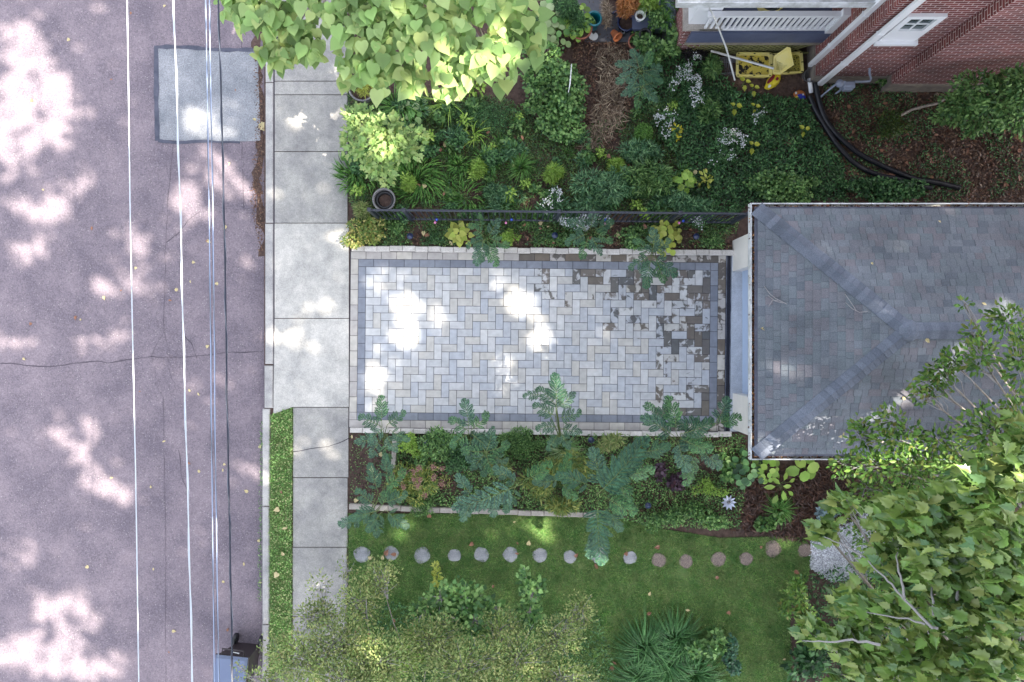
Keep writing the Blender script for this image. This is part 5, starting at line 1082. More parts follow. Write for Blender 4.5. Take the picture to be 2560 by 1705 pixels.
shrub('dead_brush', 'pile of black dead brush under the porch corner', 'brush', 1735, 130, 38, 20, .35, 500, GRASS, .16, mat('black_brush', lin(34, 30, 34), .9), lumps=3, stem=M_btwig)
shrub('low_shrub', 'broad low green shrub above the garage gutter', 'shrub', 1985, 465, 98, 42, .7, 3000, ROUND, .05, G_mid, lumps=10)
shrub('low_shrub', 'dark low shrub covering the end of the drain pipes', 'shrub', 2240, 475, 125, 30, .55, 2600, ROUND, .05, G_dark, lumps=10)
shrub('low_shrub', 'low green weeds by the stone foundation', 'shrub', 2215, 195, 14, 20, .4, 160, OVAL, .07, G_mid, lumps=3)
shrub('low_shrub', 'yellowish low shrub between pipe and brick wall', 'shrub', 2235, 325, 55, 42, .3, 1000, DIAM, .045, leafmat('leaf_dullyel', [lin(70, 96, 44), lin(100, 116, 50), lin(56, 80, 40)]), lumps=7)
tree('locust_tree', 'fine leaved green tree branch at the right edge beside the brick wall', [(2440, 215, 62, 36, 1.6), (2500, 250, 70, 55, 1.8), (2400, 265, 55, 36, 1.4), (2460, 290, 70, 36, 1.5), (2540, 290, 50, 50, 1.9), (2380, 295, 45, 22, 1.2), (2530, 200, 45, 30, 1.8), (2430, 325, 26, 18, 1.2), (2560, 230, 50, 60, 2.)], 4200, OVAL, .085, G_mid, (10.3, 4.2), limb_r=.03, twig=M_stem, ntw=90)

# ---- self-sown weeds mixed through the upper garden: a few kinds, copied
def copies(proto, spots, h):
    for px, py in spots:
        r_ = proto.copy(); COL.objects.link(r_); v = P(px, py, h); r_.location = (v.x, v.y, 0); r_.rotation_euler = (0, 0, random.uniform(0, 6.28)); k = random.uniform(.7, 1.3); r_.scale = (k, k, k)
        for ch in list(proto.children): c = ch.copy(); COL.objects.link(c); c.parent = r_
TG = [(880, 250), (1250, 250), (1430, 350), (1700, 230), (1720, 500), (1820, 540), (1000, 545), (885, 520)]
ptc = [shrub('wild_weed', 'feathery grey green weed mixed into the upper garden tangle', 'weed', 1450, 400, 22, 20, .3, 150, SLIM, .10, G_feath, 'feathery weeds scattered in the tangle', lumps=4, nstem=4),
       shrub('wild_weed', 'broad leaved mid green weed mixed into the upper garden tangle', 'weed', 1340, 470, 20, 20, .25, 70, LOBED, .08, G_mid, 'broad leaved weeds scattered in the tangle', lumps=4, nstem=4),
       blades('wild_grass', 'thin grass tuft mixed into the upper garden tangle', 'grass tuft', 1240, 520, 26, .22, 40, .012, G_strap, 'grass tufts scattered in the tangle'),
       shrub('wild_weed', 'pale leaved sprig mixed into the upper garden tangle', 'weed', 1500, 380, 16, 16, .35, 60, OVAL, .06, G_lime, 'pale sprigs scattered in the tangle', lumps=3, nstem=4),
       shrub('wild_weed', 'small dark bushy weed mixed into the upper garden tangle', 'weed', 1620, 470, 24, 22, .3, 260, ROUND, .042, G_dark, 'dark bushy weeds scattered in the tangle', lumps=5, nstem=4)]
for pr_, n_ in zip(ptc, (26, 24, 26, 16, 24)): copies(pr_, [tuple(p) for p in scatter(TG, n_)], .2)

G_yelg = leafmat('leaf_turning', [lin(108, 136, 74), lin(142, 158, 84), lin(178, 178, 98), lin(96, 126, 70)])
# ---- lower bed
shrub('azalea_shrub', 'bright green bushy shrub behind the lower edging blocks', 'shrub', 1078, 1125, 62, 46, .75, 2100, OVAL, .055, G_mid, lumps=9)
shrub('azalea_shrub', 'dark green bushy shrub right of the bright one in the lower bed', 'shrub', 1148, 1155, 50, 44, .7, 1600, OVAL, .05, G_dark, lumps=7)
shrub('azalea_shrub', 'small pale green shrub at the driveway edge near the bare soil', 'shrub', 1028, 1118, 32, 34, .6, 800, OVAL, .055, G_lime, lumps=5)
sd = shrub('sedum', 'yellow green perennial with dusty pink flower heads in the lower bed', 'perennial', 1055, 1205, 72, 58, .6, 1700, SLIM, .10, leafmat('leaf_sedum', [lin(112, 146, 74), lin(156, 168, 84), lin(92, 128, 70), lin(180, 180, 100)]), lumps=10)
for (px, py) in [(1010, 1180), (1035, 1178), (1047, 1172), (1083, 1167), (1105, 1172), (980, 1190), (1035, 1198), (1050, 1198), (1000, 1197), (1085, 1192), (1103, 1210), (1045, 1215), (1063, 1237), (1008, 1216)]:
    v = P(px, py, .72); n_ = 60; q = rng.normal(0, .028, (n_, 3))*[1, 1, .35]+np.array(v); cloud('flower_head', ROUND, q, rtip(n_), rdir(n_, 1, .5), rng.uniform(.014, .026, n_), G_pinkh, sd)
shrub('creeping_plant', 'dense small leaved ground plant along the lower driveway edge', 'ground cover', 1305, 1112, 78, 34, .3, 3200, DIAM, .036, G_mid, lumps=9)
shrub('creeping_plant', 'grey green creeping plant over the lower edging blocks', 'ground cover', 1060, 1262, 62, 26, .25, 1700, DIAM, .034, G_mid, lumps=7)
blades('variegated_grass', 'pale spiky variegated grass tuft in the lower bed', 'ornamental grass', 1408, 1122, 42, .35, 130, .017, G_varieg, droop=.8)
for i, (px, py, rx, ry, n, lb) in enumerate([(1430, 1170, 60, 42, 800, 'yellowing perennial below the variegated grass'), (1345, 1215, 40, 34, 500, 'yellow green perennial beside the wide silk branch'), (1412, 1262, 52, 26, 600, 'yellow green perennial leaning over the lower edging'), (1238, 1170, 38, 20, 340, 'thin olive perennial with small white blooms'), (1530, 1105, 36, 18, 300, 'pale perennial at the driveway edge near the lamp')]):
    shrub('yellowing_perennial', lb, 'perennial', px, py, rx, ry, .95, n, SLIM, .13, G_yelg if i in (0, 1, 2) else G_olive, 'yellowing perennials in the lower bed', lumps=6, flowers=(24, .03, G_white, FLOW, 5) if i == 3 else None)
shrub('purple_heuchera', 'purple black leaved plant in the lower bed near the garage', 'perennial', 1690, 1208, 28, 28, .25, 170, ROUND, .075, G_purple, lumps=3)
shrub('purple_heuchera', 'smaller dusty purple plant toward the metal flower', 'perennial', 1655, 1180, 18, 22, .22, 90, ROUND, .07, G_purple, lumps=3)
shrub('lawn_edge_plant', 'leafy green perennials along the lawn edge below the purple plant', 'perennial', 1690, 1295, 52, 30, .35, 700, OVAL, .055, G_mid, lumps=6)
shrub('lawn_edge_plant', 'small leaved green perennial left of the metal flower', 'perennial', 1765, 1290, 58, 34, .35, 1000, ROUND, .045, G_mid, lumps=7)
shrub('lawn_edge_plant', 'low yellow green perennial above the lawn edge plants', 'perennial', 1775, 1225, 44, 30, .3, 600, OVAL, .04, G_lime, lumps=5)
shrub('lawn_edge_plant', 'leafy clump right of the large silk tree', 'perennial', 1640, 1300, 30, 32, .35, 420, OVAL, .055, G_mid, lumps=4)
rosette('garage_hosta', 'dark variegated hosta tucked under the garage corner', 'hosta', 1870, 1175, 48, .4, 30, ROUND, .14, G_dark)
rosette('garage_hosta', 'hosta with green centres right of the dark variegated one', 'hosta', 1915, 1172, 36, .4, 16, ROUND, .15, G_lime)
rosette('garage_hosta', 'pale lime hosta of five leaves above the grass tuft', 'hosta', 1950, 1212, 44, .35, 11, OVAL, .2, G_lime)
rosette('garage_hosta', 'broad pale hosta below the garage gutter', 'hosta', 2010, 1168, 30, .35, 6, ROUND, .24, G_lime)
shrub('garage_hosta', 'round leaved plant at the garage corner beside the silk tree', 'hosta', 1820, 1170, 34, 28, .35, 200, ROUND, .09, G_mid, lumps=4)
blades('liriope_tuft', 'dark grassy tuft on brown needles right of the metal flower', 'ornamental grass', 1948, 1275, 42, .25, 130, .016, G_strap)
shrub('round_leaf_plant', 'round leaved plant at the foot of the grassy tuft', 'perennial', 1942, 1300, 40, 28, .2, 170, ROUND, .075, G_mid, lumps=4)
GC = leafmat('leaf_clump', [lin(58, 100, 54), lin(80, 128, 72), lin(104, 150, 90), lin(66, 112, 66)])
for gx_, gy_, gr_, gl_ in ((1620, 1620, 62, 'upper left'), (1690, 1600, 55, 'upper right'), (1600, 1690, 60, 'lower left'), (1665, 1660, 64, 'middle'), (1740, 1690, 56, 'lower right')): blades('grass_clump', gl_+' clump of the big dark green grass patch at the bottom of the lawn', 'ornamental grass', gx_, gy_, gr_*1.25, .55, 260, .016, GC, 'dark green grass clumps', spread=.42)
shrub('leafy_companion', 'pale green leafy plant growing out of the big grass clump', 'perennial', 1778, 1625, 42, 48, .8, 560, HEART, .075, G_mid, lumps=5)
shrub('leafy_companion', 'silvery green plant right of the big grass clump', 'perennial', 1825, 1650, 30, 50, .6, 480, ROUND, .055, G_blue, lumps=5)
shrub('dark_hydrangea', 'dark broad leaved bush at the bottom beside the lawn', 'shrub', 2025, 1665, 50, 62, .8, 420, OVAL, .14, G_dark, lumps=6)
shrub('edge_bush', 'small leaved bush poking out beside the sycamore at the lawn edge', 'shrub', 2010, 1530, 42, 62, 1.0, 800, OVAL, .085, G_small, lumps=6)
shrub('succulent_tuft', 'grey green pointed plant at the gravel patch edge', 'perennial', 2068, 1290, 28, 26, .3, 160, OVAL, .09, G_silver, lumps=3)

# ---- bottom thicket
tree('twiggy_shrub', 'large olive brown twiggy shrub filling the bottom of the photo left of the lawn', [(760, 1640, 90, 70, 1.7), (850, 1600, 90, 75, 1.8), (900, 1500, 60, 60, 1.6), (950, 1440, 45, 45, 1.5), (950, 1650, 110, 80, 1.9), (1080, 1600, 90, 70, 1.7), (1160, 1660, 110, 70, 2.), (1300, 1640, 90, 70, 1.8), (1400, 1590, 60, 60, 1.7), (1450, 1530, 40, 50, 1.5), (1400, 1690, 100, 40, 1.7), (690, 1695, 50, 25, 1.4), (1250, 1570, 60, 50, 1.5), (860, 1700, 140, 60, 2.), (1200, 1740, 200, 50, 2.), (800, 1530, 50, 40, 1.4)],
     30000, OVAL, .052, G_olive, (-1.5, -7.4), cat='shrub', limb_r=.02, ntw=700, zsp=.28, twr=.0045, nspread=.8, shell=.1)
tree('viburnum', 'leafy green shrub rising out of the olive thicket', [(1100, 1490, 42, 38, 1.3), (1160, 1490, 52, 42, 1.3), (1190, 1550, 62, 50, 1.4), (1120, 1550, 55, 40, 1.3), (1060, 1530, 36, 36, 1.2), (1240, 1520, 30, 34, 1.2)], 1100, HEART, .085, G_mid, (-.9, -5.2), cat='shrub', limb_r=.02, ntw=60)
tree('viburnum', 'tall leafy sprig of green heart shaped leaves above the thicket', [(1312, 1440, 18, 24, 1.3), (1330, 1485, 30, 32, 1.4), (1325, 1530, 32, 26, 1.3), (1345, 1465, 20, 24, 1.3)], 320, HEART, .085, G_mid, (.35, -4.9), cat='shrub', limb_r=.015, ntw=24)
shrub('thicket_weed', 'yellow tipped upright sprig at the top of the thicket', 'weed', 1092, 1440, 12, 42, .8, 160, OVAL, .07, G_yel, lumps=3)
shrub('thicket_weed', 'yellow green leafy patch inside the thicket at the bottom edge', 'weed', 1030, 1650, 60, 40, 2.1, 700, OVAL, .07, G_lime, lumps=5)
# sprigs reaching over the pavement
tree('thin_branch', 'sparse twiggy branch reaching over the verge and pavement', [(700, 1620, 60, 40, 1.6), (640, 1690, 50, 25, 1.5), (770, 1540, 45, 40, 1.5), (800, 1460, 36, 36, 1.3), (870, 1420, 30, 30, 1.2), (600, 1665, 24, 14, 1.4)], 750, OVAL, .055, G_olive, (-3.2, -7.6), cat='shrub', limb_r=.012, ntw=90, twr=.0035)

# ---- big trees
cat_blobs = [(600, 5, 62, 40, 3.8), (690, 45, 85, 50, 4.1), (695, 125, 55, 48, 3.8), (765, 100, 50, 60, 3.8), (640, 20, 60, 40, 4), (740, -60, 120, 60, 4.3), (880, 10, 120, 70, 4.4), (905, 140, 55, 60, 4.), (870, 185, 30, 40, 3.6), (960, 70, 110, 80, 4.4), (960, 170, 62, 52, 4.1), (1040, 190, 50, 50, 4.0), (1080, 60, 110, 90, 4.5), (1140, 150, 80, 66, 4.3), (1120, 210, 42, 40, 4.0), (1230, 140, 75, 62, 4.5), (1290, 50, 62, 66, 4.2), (1335, 110, 24, 30, 4.0), (1265, 200, 32, 28, 4.), (1180, -20, 140, 60, 4.5), (1000, -60, 260, 60, 4.6)]
tree('catalpa_tree', 'large pale lime tree with big heart shaped leaves overhanging the sidewalk', cat_blobs, 1500, HEART, .225, G_cat, (-1.9, 7.6), twig=M_stem, tipdir=(.05, -.75, -.25), limb_r=.05, nspread=.42, zsp=.3, ntw=90, shell=.1)
syc = [(2110, 1265, 42, 34, 5.2), (2060, 1330, 40, 34, 5.0), (2235, 1300, 70, 60, 5.6), (2330, 1290, 90, 70, 6), (2440, 1230, 90, 80, 6.2), (2540, 1150, 60, 110, 6.4), (2250, 1400, 80, 55, 5.7), (2370, 1400, 110, 80, 6.2), (2500, 1350, 90, 110, 6.6), (2120, 1500, 45, 40, 5.), (2190, 1530, 80, 50, 5.4), (2040, 1580, 46, 32, 5.), (2140, 1600, 80, 45, 5.3), (2260, 1500, 70, 60, 5.7), (2400, 1520, 110, 80, 6.2), (2530, 1520, 80, 100, 6.6), (2200, 1660, 90, 55, 5.5), (2330, 1640, 110, 70, 6), (2480, 1660, 110, 70, 6.4), (2120, 1700, 50, 25, 5.2), (2400, 1760, 200, 60, 6.4)]
tree('sycamore_tree', 'large sycamore with olive lobed leaves and pale branches in the lower right corner', syc, 3700, SYCA, .18, G_syc, (9.2, -8.6), limb_r=.055, tipdir=(-.7, .25, -.35), nspread=1.0, ntw=200, zsp=.55, shell=.1, twr=.007)
sm = [(2425, 830, 24, 28, 4.3), (2410, 760, 16, 18, 4.2), (2350, 930, 40, 30, 4.2), (2380, 900, 36, 30, 4.2), (2450, 890, 50, 45, 4.5), (2510, 800, 50, 40, 4.6), (2545, 900, 40, 80, 4.8), (2330, 960, 55, 32, 4.1), (2310, 990, 34, 16, 4.), (2150, 1085, 30, 45, 3.8), (2220, 1050, 45, 32, 4.), (2250, 1100, 70, 40, 4.), (2350, 1100, 60, 34, 4.1), (2470, 1080, 90, 70, 4.6), (2110, 1160, 42, 32, 3.6), (2190, 1160, 70, 40, 3.8), (2300, 1170, 90, 50, 4.), (2420, 1170, 90, 50, 4.3), (2160, 1220, 55, 34, 3.4), (2250, 1240, 70, 45, 3.6), (2540, 1060, 40, 80, 4.7)]
tree('small_leaved_tree', 'small leaved tree with reddish tinged leaves leaning over the garage roof', sm, 4200, OVAL, .092, G_small, (9.8, -3.4), limb_r=.035, ntw=240, zsp=.35, shell=.1, nspread=.7, twr=.006)
sy = bpy.data.objects['sycamore_tree']
for pts in ([(2540, 1560), (2505, 1480), (2472, 1405), (2440, 1388), (2370, 1340), (2290, 1305), (2215, 1298)], [(2330, 1570), (2262, 1500), (2230, 1462), (2190, 1420), (2150, 1385), (2090, 1355), (2060, 1342)], [(2335, 1540), (2330, 1470), (2305, 1400), (2290, 1370)],
            [(2440, 1388), (2446, 1330), (2430, 1290), (2395, 1255), (2350, 1235)], [(2600, 1705), (2480, 1670), (2430, 1650), (2360, 1600)], [(2262, 1500), (2252, 1440), (2240, 1395), (2246, 1370)], [(2200, 1612), (2130, 1600), (2060, 1605), (2005, 1602)], [(2393, 1500), (2396, 1440), (2362, 1395)], [(2345, 1570), (2270, 1548), (2165, 1530)],
            [(2600, 1340), (2530, 1240), (2480, 1190), (2410, 1165)], [(2560, 1260), (2500, 1215), (2430, 1215)]):
    b = MB(); n_ = len(pts); q = [P(x, y, 6.45-.2*i) for i, (x, y) in enumerate(pts)]; q2 = []
    for i in range(n_-1):
        for k in range(4): q2.append(q[i].lerp(q[i+1], k/4)+Vector((random.uniform(-.012, .012), random.uniform(-.012, .012), 0)))
    b.tube(q2+[q[-1]], [.017-.012*k/len(q2) for k in range(len(q2)+1)], 7); b.build('bough', M_twig, sy)
shrub('understorey_shrub', 'dark small leaved undergrowth beneath the sycamore', 'shrub', 2250, 1400, 110, 130, 1.6, 2200, OVAL, .085, G_small, lumps=12)
shrub('understorey_shrub', 'shadowy undergrowth below the sycamore at the bottom right', 'shrub', 2300, 1640, 200, 110, 1.6, 2400, OVAL, .10, G_dark, lumps=14)
shrub('understorey_shrub', 'undergrowth along the right edge below the garage', 'shrub', 2430, 1280, 150, 120, 1.6, 2400, OVAL, .09, G_small, lumps=12)

# ------------------------------------------------------------------ ground layers nobody could count
UP = [(868, -100), (1700, -100), (1700, 140), (2030, 200), (2100, 500), (1870, 505), (1830, 610), (876, 612)]
BEDL = [(990, 1085), (1860, 1085), (1870, 1160), (1850, 1320), (1640, 1320), (1500, 1285), (990, 1262)]
stuff('weed_carpet', [[(868, 230), (1250, 240), (1430, 330), (1700, 230), (1720, 500), (1830, 560), (1820, 612), (876, 612)]], 30000, OVAL, .045, leafmat('weed_leaf', [lin(60, 90, 52), lin(84, 116, 64), lin(108, 136, 78), lin(66, 98, 66)]), z=(.01, .12), nspread=.7, clump=.22)
stuff('weed_carpet_fine', [[(868, 230), (1250, 240), (1430, 330), (1700, 230), (1720, 500), (1830, 560), (1820, 612), (876, 612)]], 22000, GRASS, .08, G_grass, z=(.0, .05), nspread=1., tip_up=.4, clump=.25)
stuff('dense_groundcover', [[(1700, 215), (1900, 235), (2020, 250), (2040, 300), (2080, 370), (2110, 420), (2110, 500), (1870, 505), (1850, 540), (1710, 520), (1690, 380)]], 16000, OVAL, .060, leafmat('carpet_leaf', [lin(46, 82, 52), lin(64, 106, 66), lin(88, 128, 80)], vary=.35), z=(.03, .14), nspread=.7)
stuff('groundcover_under_asters', [[(1600, 140), (1760, 130), (1850, 230), (1720, 300), (1600, 280)]], 3500, OVAL, .055, G_dark, z=(.02, .1), nspread=.6)
stuff('shade_groundcover', [[(2060, 205), (2400, 225), (2560, 300), (2560, 505), (2100, 505), (2060, 350)]], 9000, OVAL, .045, G_dark, z=(.01, .07), nspread=.7, clump=.12)
stuff('leaf_litter', [[(2040, 215), (2560, 225), (2640, 505), (2130, 505), (2060, 330)]], 8000, OVAL, .062, G_litter, z=(.0, .035), nspread=.5)
stuff('leaf_litter_garden', [UP], 4500, OVAL, .05, G_litter, z=(.0, .03), nspread=.5)
stuff('dry_stalk_patch', [[(1490, 120), (1580, 120), (1565, 200), (1560, 300), (1500, 370), (1450, 380), (1480, 300), (1500, 220)]], 1300, GRASS, .17, G_dry, z=(.06, .14), nspread=.6)
stuff('dry_stalk_litter', [[(1430, 100), (1600, 110), (1590, 220), (1560, 330), (1480, 400), (1440, 380)]], 2600, OVAL, .05, G_litter, z=(.03, .1), nspread=.6)
stuff('needle_mulch', [[(1790, 1180), (2130, 1160), (2150, 1290), (2010, 1350), (1830, 1325)]], 5200, SLIM, .13, leafmat('needle', [lin(76, 50, 42), lin(98, 68, 54), lin(58, 42, 38)], transl=.05), z=(.0, .05), nspread=.4)
stuff('fence_bed_weeds', [[(885, 540), (1850, 545), (1830, 622), (885, 612)]], 9000, OVAL, .04, G_mid, z=(.01, .1), nspread=.7, clump=.12)
stuff('leaf_litter_lower', [BEDL], 4500, OVAL, .05, G_litter, z=(.0, .03), nspread=.5)
stuff('lower_bed_weeds', [BEDL], 22000, OVAL, .045, G_mid, z=(.01, .12), nspread=.7, clump=.4)
stuff('soil_patch_weeds', [[(874, 1085), (985, 1085), (985, 1265), (874, 1265)]], 700, OVAL, .03, G_mid, z=(.0, .03), clump=.0)
stuff('bark_mulch', [[(874, 1085), (985, 1085), (985, 1265), (874, 1265)]], 1800, DIAM, .03, mat('mulch_chip', lin(66, 50, 48), .95, island=.5), z=(.0, .02), nspread=.5)
stuff('fence_bed_litter', [[(940, 545), (1830, 548), (1830, 622), (940, 612)]], 2600, OVAL, .055, G_litter, z=(.0, .04), nspread=.5)
GV = [(2030, 1300), (2090, 1270), (2240, 1290), (2230, 1440), (2080, 1455), (2025, 1420)]
b = MB(); b.poly(rpts(GV, 0), -.1, .002); b.build('gravel_ground', mat('gravel_dust', lin(150, 152, 164), .9, col2=lin(170, 172, 184), noise_scale=30), kind='structure')
stuff('white_gravel_patch', [GV], 9000, DIAM, .034, M_gravel, z=(.0, .02), nspread=.9)
stuff('thicket_floor', [[(868, 1500), (1500, 1540), (1560, 1760), (868, 1760)]], 6000, OVAL, .05, G_dark, z=(.02, .3), nspread=.8)
stuff('right_floor', [[(2000, 1440), (2640, 1280), (2640, 1780), (1990, 1780)]], 8000, OVAL, .07, G_dark, z=(.02, .3), nspread=.8)
stuff('gutter_debris', [[(640, 150), (660, 150), (662, 640), (655, 640), (630, 500), (645, 330)]], 700, OVAL, .04, G_litter, z=(ZR+.008, ZR+.03), nspread=.5, kind='stuff')
stuff('kerb_weeds', [[(655, 1050), (660, 1050), (657, 1500), (648, 1500)]], 320, OVAL, .035, G_mid, z=(ZR+.01, ZR+.06), nspread=.7)

# single fallen leaves
def one_leaf(nm, T, m):
    me = bpy.data.meshes.new(nm); me.from_pydata(T[0], [], T[1]); me.materials.append(m); me.update(); return me
LM = {('y', k): one_leaf('leaf_y%d' % k, T, G_yleaf) for k, T in enumerate((OVAL, HEART, SYCA))}
LM.update({('r', k): one_leaf('leaf_r%d' % k, T, G_rleaf) for k, T in enumerate((OVAL, HEART, SYCA))})
def drop(px, py, z, kc, sz, label, group):
    v = P(px, py, z); o = bpy.data.objects.new('fallen_leaf', LM[(kc, random.randrange(3))]); attach(o, None, v); o.rotation_euler = (random.uniform(-.25, .25), random.uniform(-.25, .25), random.uniform(0, 6.28)); s = sz*random.uniform(.7, 1.3); o.scale = (s, s, s); tag(o, label, 'fallen leaf', group)
road_l = [(203, 800), (190, 790), (57, 895), (352, 978), (494, 981), (476, 978), (260, 740), (305, 724), (515, 868), (518, 601), (420, 750), (340, 667), (328, 30), (172, 102), (274, 200), (408, 16), (588, 228), (575, 405), (500, 1180), (557, 1180), (378, 1220), (558, 1160), (470, 1156), (215, 1415), (556, 1452), (420, 1628), (568, 1578), (430, 1577), (275, 1195), (383, 1427), (80, 255), (110, 475), (78, 812), (620, 1230), (475, 700), (540, 712), (480, 655), (440, 728), (230, 565), (610, 1415), (566, 565), (516, 600), (405, 1105), (648, 1120), (646, 1455), (650, 1350), (640, 300)]
for x, y in road_l: drop(x, y, ZR+.015, random.choice('yyyr'), .07, 'small dry curled leaf lying on the mauve road', 'fallen leaves on the road')
for x, y in [(652, 308)]: drop(x, y, ZR+.04, 'y', .17, 'big yellow heart shaped leaf in the gutter by the kerb', None)
for x, y in [(705, 1235), (698, 1272), (694, 1432), (710, 1388), (704, 1322)]: drop(x, y, .05, random.choice('ry'), .10, 'dry leaf lying on the grass verge', 'fallen leaves on the verge')
for i in range(46):
    x, y = scatter(LV, 1, ex)[0]
    if y < 1700: drop(x, y, .045, random.choice('yyrr'), .09, 'dry leaf lying on the lawn', 'fallen leaves on the lawn')
for x, y in [(1287, 1383), (963, 1388), (990, 1385), (1437, 1392), (1563, 1388), (1183, 1358), (1495, 1423)]: drop(x, y, .03, 'r', .12, 'russet curled leaf lying on or beside the pale stepping stones', 'russet leaves on the stepping stones')
for x, y in [(2178, 656), (2467, 762), (1913, 822), (2353, 556), (2314, 848), (2107, 1090), (2260, 1000), (2105, 1091)]:
    v = P(x, y, 3.1); z = facet_pt(v.x, v.y)+.045; drop(x, y, z, 'y', .07, 'small yellow leaf lying on the garage shingles', 'fallen leaves on the garage roof')
for i in range(44):
    x, y = scatter([(2040, 240), (2560, 250), (2560, 480), (2150, 430)], 1)[0]; drop(x, y, .05, 'r', .085, 'large brown leaf on the dark ground between house and garage', 'large brown leaves between house and garage')
for i in range(26):
    x, y = scatter([(1080, 250), (1640, 370), (1820, 420), (1700, 500), (1000, 500)], 1)[0]; drop(x, y, .12, random.choice('rry'), .09, 'brown leaf caught in the weeds of the upper garden', 'brown leaves in the upper garden')
for i in range(22):
    x, y = scatter([(950, 560), (1820, 560), (1820, 610), (950, 605)], 1)[0]; drop(x, y, .1, random.choice('rry'), .09, 'brown leaf lying in the fence bed', 'brown leaves in the fence bed')
for x, y in [(880, 1097), (928, 1180), (948, 1135), (885, 1252), (938, 1200), (962, 1103)]: drop(x, y, .03, 'y', .11, 'tan leaf lying on the bare soil patch', 'tan leaves on the bare soil')

# ------------------------------------------------------------------ tall shade trees beyond the right edge: high unseen crowns, with gaps shaped to place the dapples
SP = [(60, 110, 55, 80, 0), (100, 225, 85, 65, 0), (60, 310, 85, 95, 0), (150, 300, 55, 38, 0), (30, 400, 50, 45, 0), (180, 462, 45, 20, 0), (110, 530, 75, 26, 0), (80, 620, 48, 20, 0), (30, 852, 34, 18, 0), (265, 722, 30, 22, 0), (272, 848, 30, 24, 0), (205, 862, 18, 20, 0),
      (160, 1090, 34, 20, 0), (195, 1135, 30, 14, 0), (240, 1080, 18, 16, 0), (258, 1210, 44, 20, 0), (300, 1248, 50, 13, 0), (55, 1390, 45, 12, 0), (160, 1520, 80, 26, 0), (215, 1560, 50, 20, 0), (80, 1640, 90, 50, 0), (240, 1680, 70, 28, 0), (480, 295, 36, 26, 0), (535, 315, 36, 22, 0), (603, 252, 22, 10, 0),
      (530, 405, 50, 26, 0), (570, 450, 44, 24, 0), (600, 490, 34, 18, 0), (480, 540, 40, 22, 0), (450, 480, 22, 14, 0), (330, 590, 22, 13, 0), (365, 640, 20, 12, 0), (390, 740, 18, 18, 0), (622, 662, 24, 11, 0), (690, 855, 46, 14, 0), (600, 932, 20, 9, 0), (445, 908, 26, 9, 0), (622, 1172, 20, 15, 0), (480, 75, 20, 8, 0), (585, 75, 26, 14, 0), (300, 690, 14, 12, 0), (240, 30, 10, 8, 0),
      (745, 298, 16, 14, 0), (785, 255, 34, 9, 0), (780, 232, 26, 7, 0), (790, 478, 14, 10, 0), (800, 770, 40, 12, 0), (775, 885, 20, 8, 0), (810, 1125, 28, 9, 0), (800, 1460, 12, 10, 0), (860, 600, 18, 10, 0), (671, 1180, 8, 30, 0),
      (1025, 775, 30, 30, 0), (1020, 840, 28, 20, 0), (1305, 760, 34, 34, 0), (1370, 845, 42, 38, 0), (1240, 712, 18, 12, 0), (970, 842, 18, 14, 0), (975, 668, 18, 8, 0), (935, 935, 24, 12, 0), (1100, 808, 13, 11, 0), (1000, 740, 26, 20, 0), (1270, 900, 22, 10, 0), (925, 960, 16, 16, 0), (1340, 760, 24, 16, 0),
      (1230, 130, 44, 44, 4.3), (1150, 190, 34, 30, 4.2), (960, 60, 24, 14, 4.3), (650, 20, 20, 14, 4), (1010, 130, 14, 10, 4.2), (930, 340, 22, 22, 1.8), (920, 300, 16, 14, 1.7), (925, 390, 10, 10, 1.7), (990, 370, 14, 10, 1.7),
      (1020, 1320, 26, 16, 0), (1345, 1303, 46, 14, 0), (1350, 1342, 30, 16, 0), (1240, 1330, 18, 9, 0), (1190, 1415, 22, 10, 0), (1955, 1480, 24, 11, 0), (1962, 1362, 16, 7, 0), (1905, 1470, 12, 6, 0), (1440, 1230, 24, 16, .4), (1540, 1105, 20, 10, .3), (1525, 1125, 10, 10, .3),
      (2240, 1000, 45, 14, 3.1), (2200, 1035, 30, 9, 3.0), (2030, 1065, 36, 10, 2.8), (1930, 1105, 26, 9, 2.7), (1950, 1130, 30, 6, 2.65), (2080, 1050, 24, 7, 2.9), (2470, 800, 22, 6, 3.5), (2520, 780, 20, 6, 3.5), (2370, 920, 30, 22, 3.3), (1960, 930, 40, 6, 2.9),
      (2220, 1030, 40, 12, 3.0), (2120, 1085, 40, 9, 2.75), (2200, 1320, 30, 10, 0), (1250, 950, 10, 8, 0), (2450, 1250, 20, 16, 6), (2300, 1390, 18, 12, 5.8), (900, 1610, 20, 14, 1.6), (1300, 1640, 20, 12, 1.6), (760, 1650, 16, 10, 1.5), (1400, 1600, 16, 12, 1.5)]
HO = []
kx, ky = SUN_D.x/SUN_D.z, SUN_D.y/SUN_D.z
for px, py, rx, ry, z in SP:
    v = P(px, py, z); k = (H-z)/H/S; HO.append((v.x-z*kx, v.y-z*ky, rx*k*1.12+.15, ry*k*1.12+.15))
HO = np.array(HO)
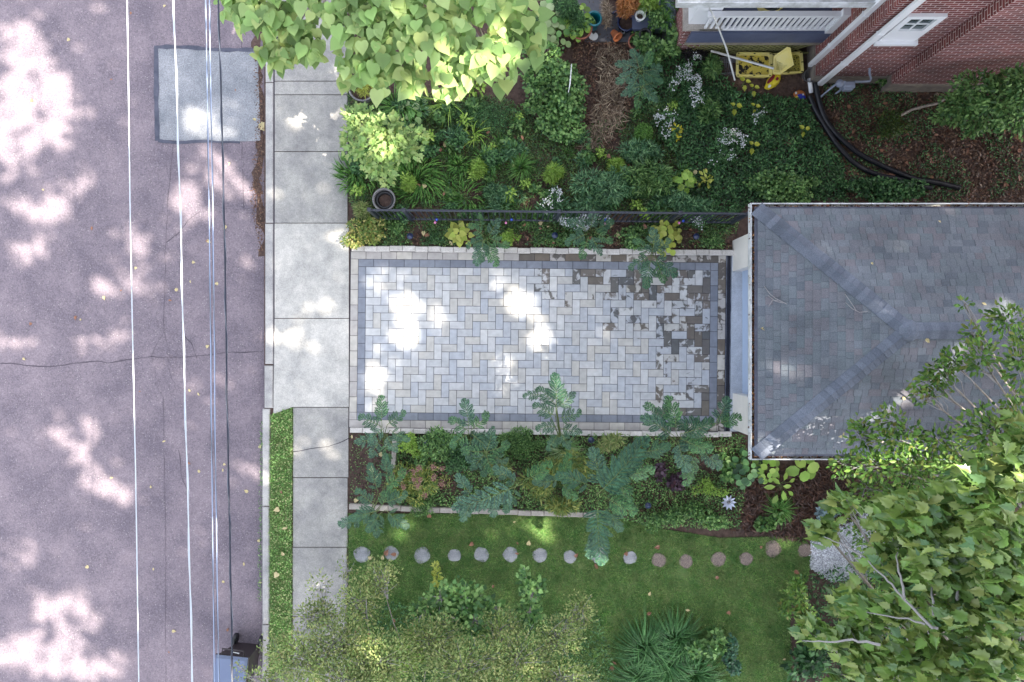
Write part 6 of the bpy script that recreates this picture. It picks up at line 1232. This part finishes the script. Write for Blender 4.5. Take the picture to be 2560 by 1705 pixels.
step = .17; gx, gy = np.meshgrid(np.arange(-13.5, 15, step), np.arange(-10, 10, step)); g0 = np.stack([gx.ravel(), gy.ravel()], 1); pts = []
for layer in range(5):
    q = g0+rng.uniform(-.12, .12, g0.shape)
    wob = np.array([noise.noise(Vector((x*1.7, y*1.7, 4.0)))*.45+noise.noise(Vector((x*6, y*6, 1.)))*.75 for x, y in q])
    keep = np.ones(len(q), bool)
    for cx, cy, rx, ry in HO: keep &= ((q[:, 0]-cx)/rx)**2+((q[:, 1]-cy)/ry)**2 > 1+wob*1.3
    keep |= rng.random(len(q)) < .025
    # thin spots here and there give the faint half-lit patches
    thin = np.array([noise.noise(Vector((x*.9, y*1.6, 12.))) for x, y in q]); keep &= ~((thin > .42) & ~((q[:, 0] > 1) & (q[:, 1] > -1.5)) & (rng.random(len(q)) < .6))
    q = q[keep]; z = 17.2+rng.random(len(q))*4.5; pts.append(np.column_stack([q[:, 0]+z*kx, q[:, 1]+z*ky, z]))
C3 = np.concatenate(pts)
for i, (tx, ty) in enumerate([(14.5, -9.5), (19.5, -4.0), (25.0, -8.0)]):
    lo, hi = [(-99, 14.5), (14.5, 21.5), (21.5, 99)][i]; q = C3[(C3[:, 0] >= lo) & (C3[:, 0] < hi)]
    t = empty('shade_tree', (tx, ty, 0), ['tall leafy shade tree beyond the garage, the nearest one', 'tall leafy shade tree beyond the garage, the middle one', 'tall leafy shade tree beyond the garage, the furthest one'][i], 'tree', 'tall shade trees beyond the right edge')
    cloud('crown', DIAM, q, rtip(len(q)), rdir(len(q), 1, .22), rng.uniform(.30, .42, len(q)), G_canopy, t)
    b = MB(); b.tube([(tx, ty, -.2), (tx+.1, ty, 7), (tx, ty+.1, 15.5)], [.45, .35, .26], 10); b.build('trunk', M_bark, t)
    b = MB()
    for k in range(14):
        e = Vector(q[random.randrange(len(q))]); s = Vector((tx, ty, random.uniform(13, 15.5))); b.tube([s, s.lerp(e, .5)+Vector((0, 0, 1.0)) if e.z > 18 else s.lerp(e, .5), e], [.12, .07, .025], 6)
    b.build('limbs', M_bark, t)
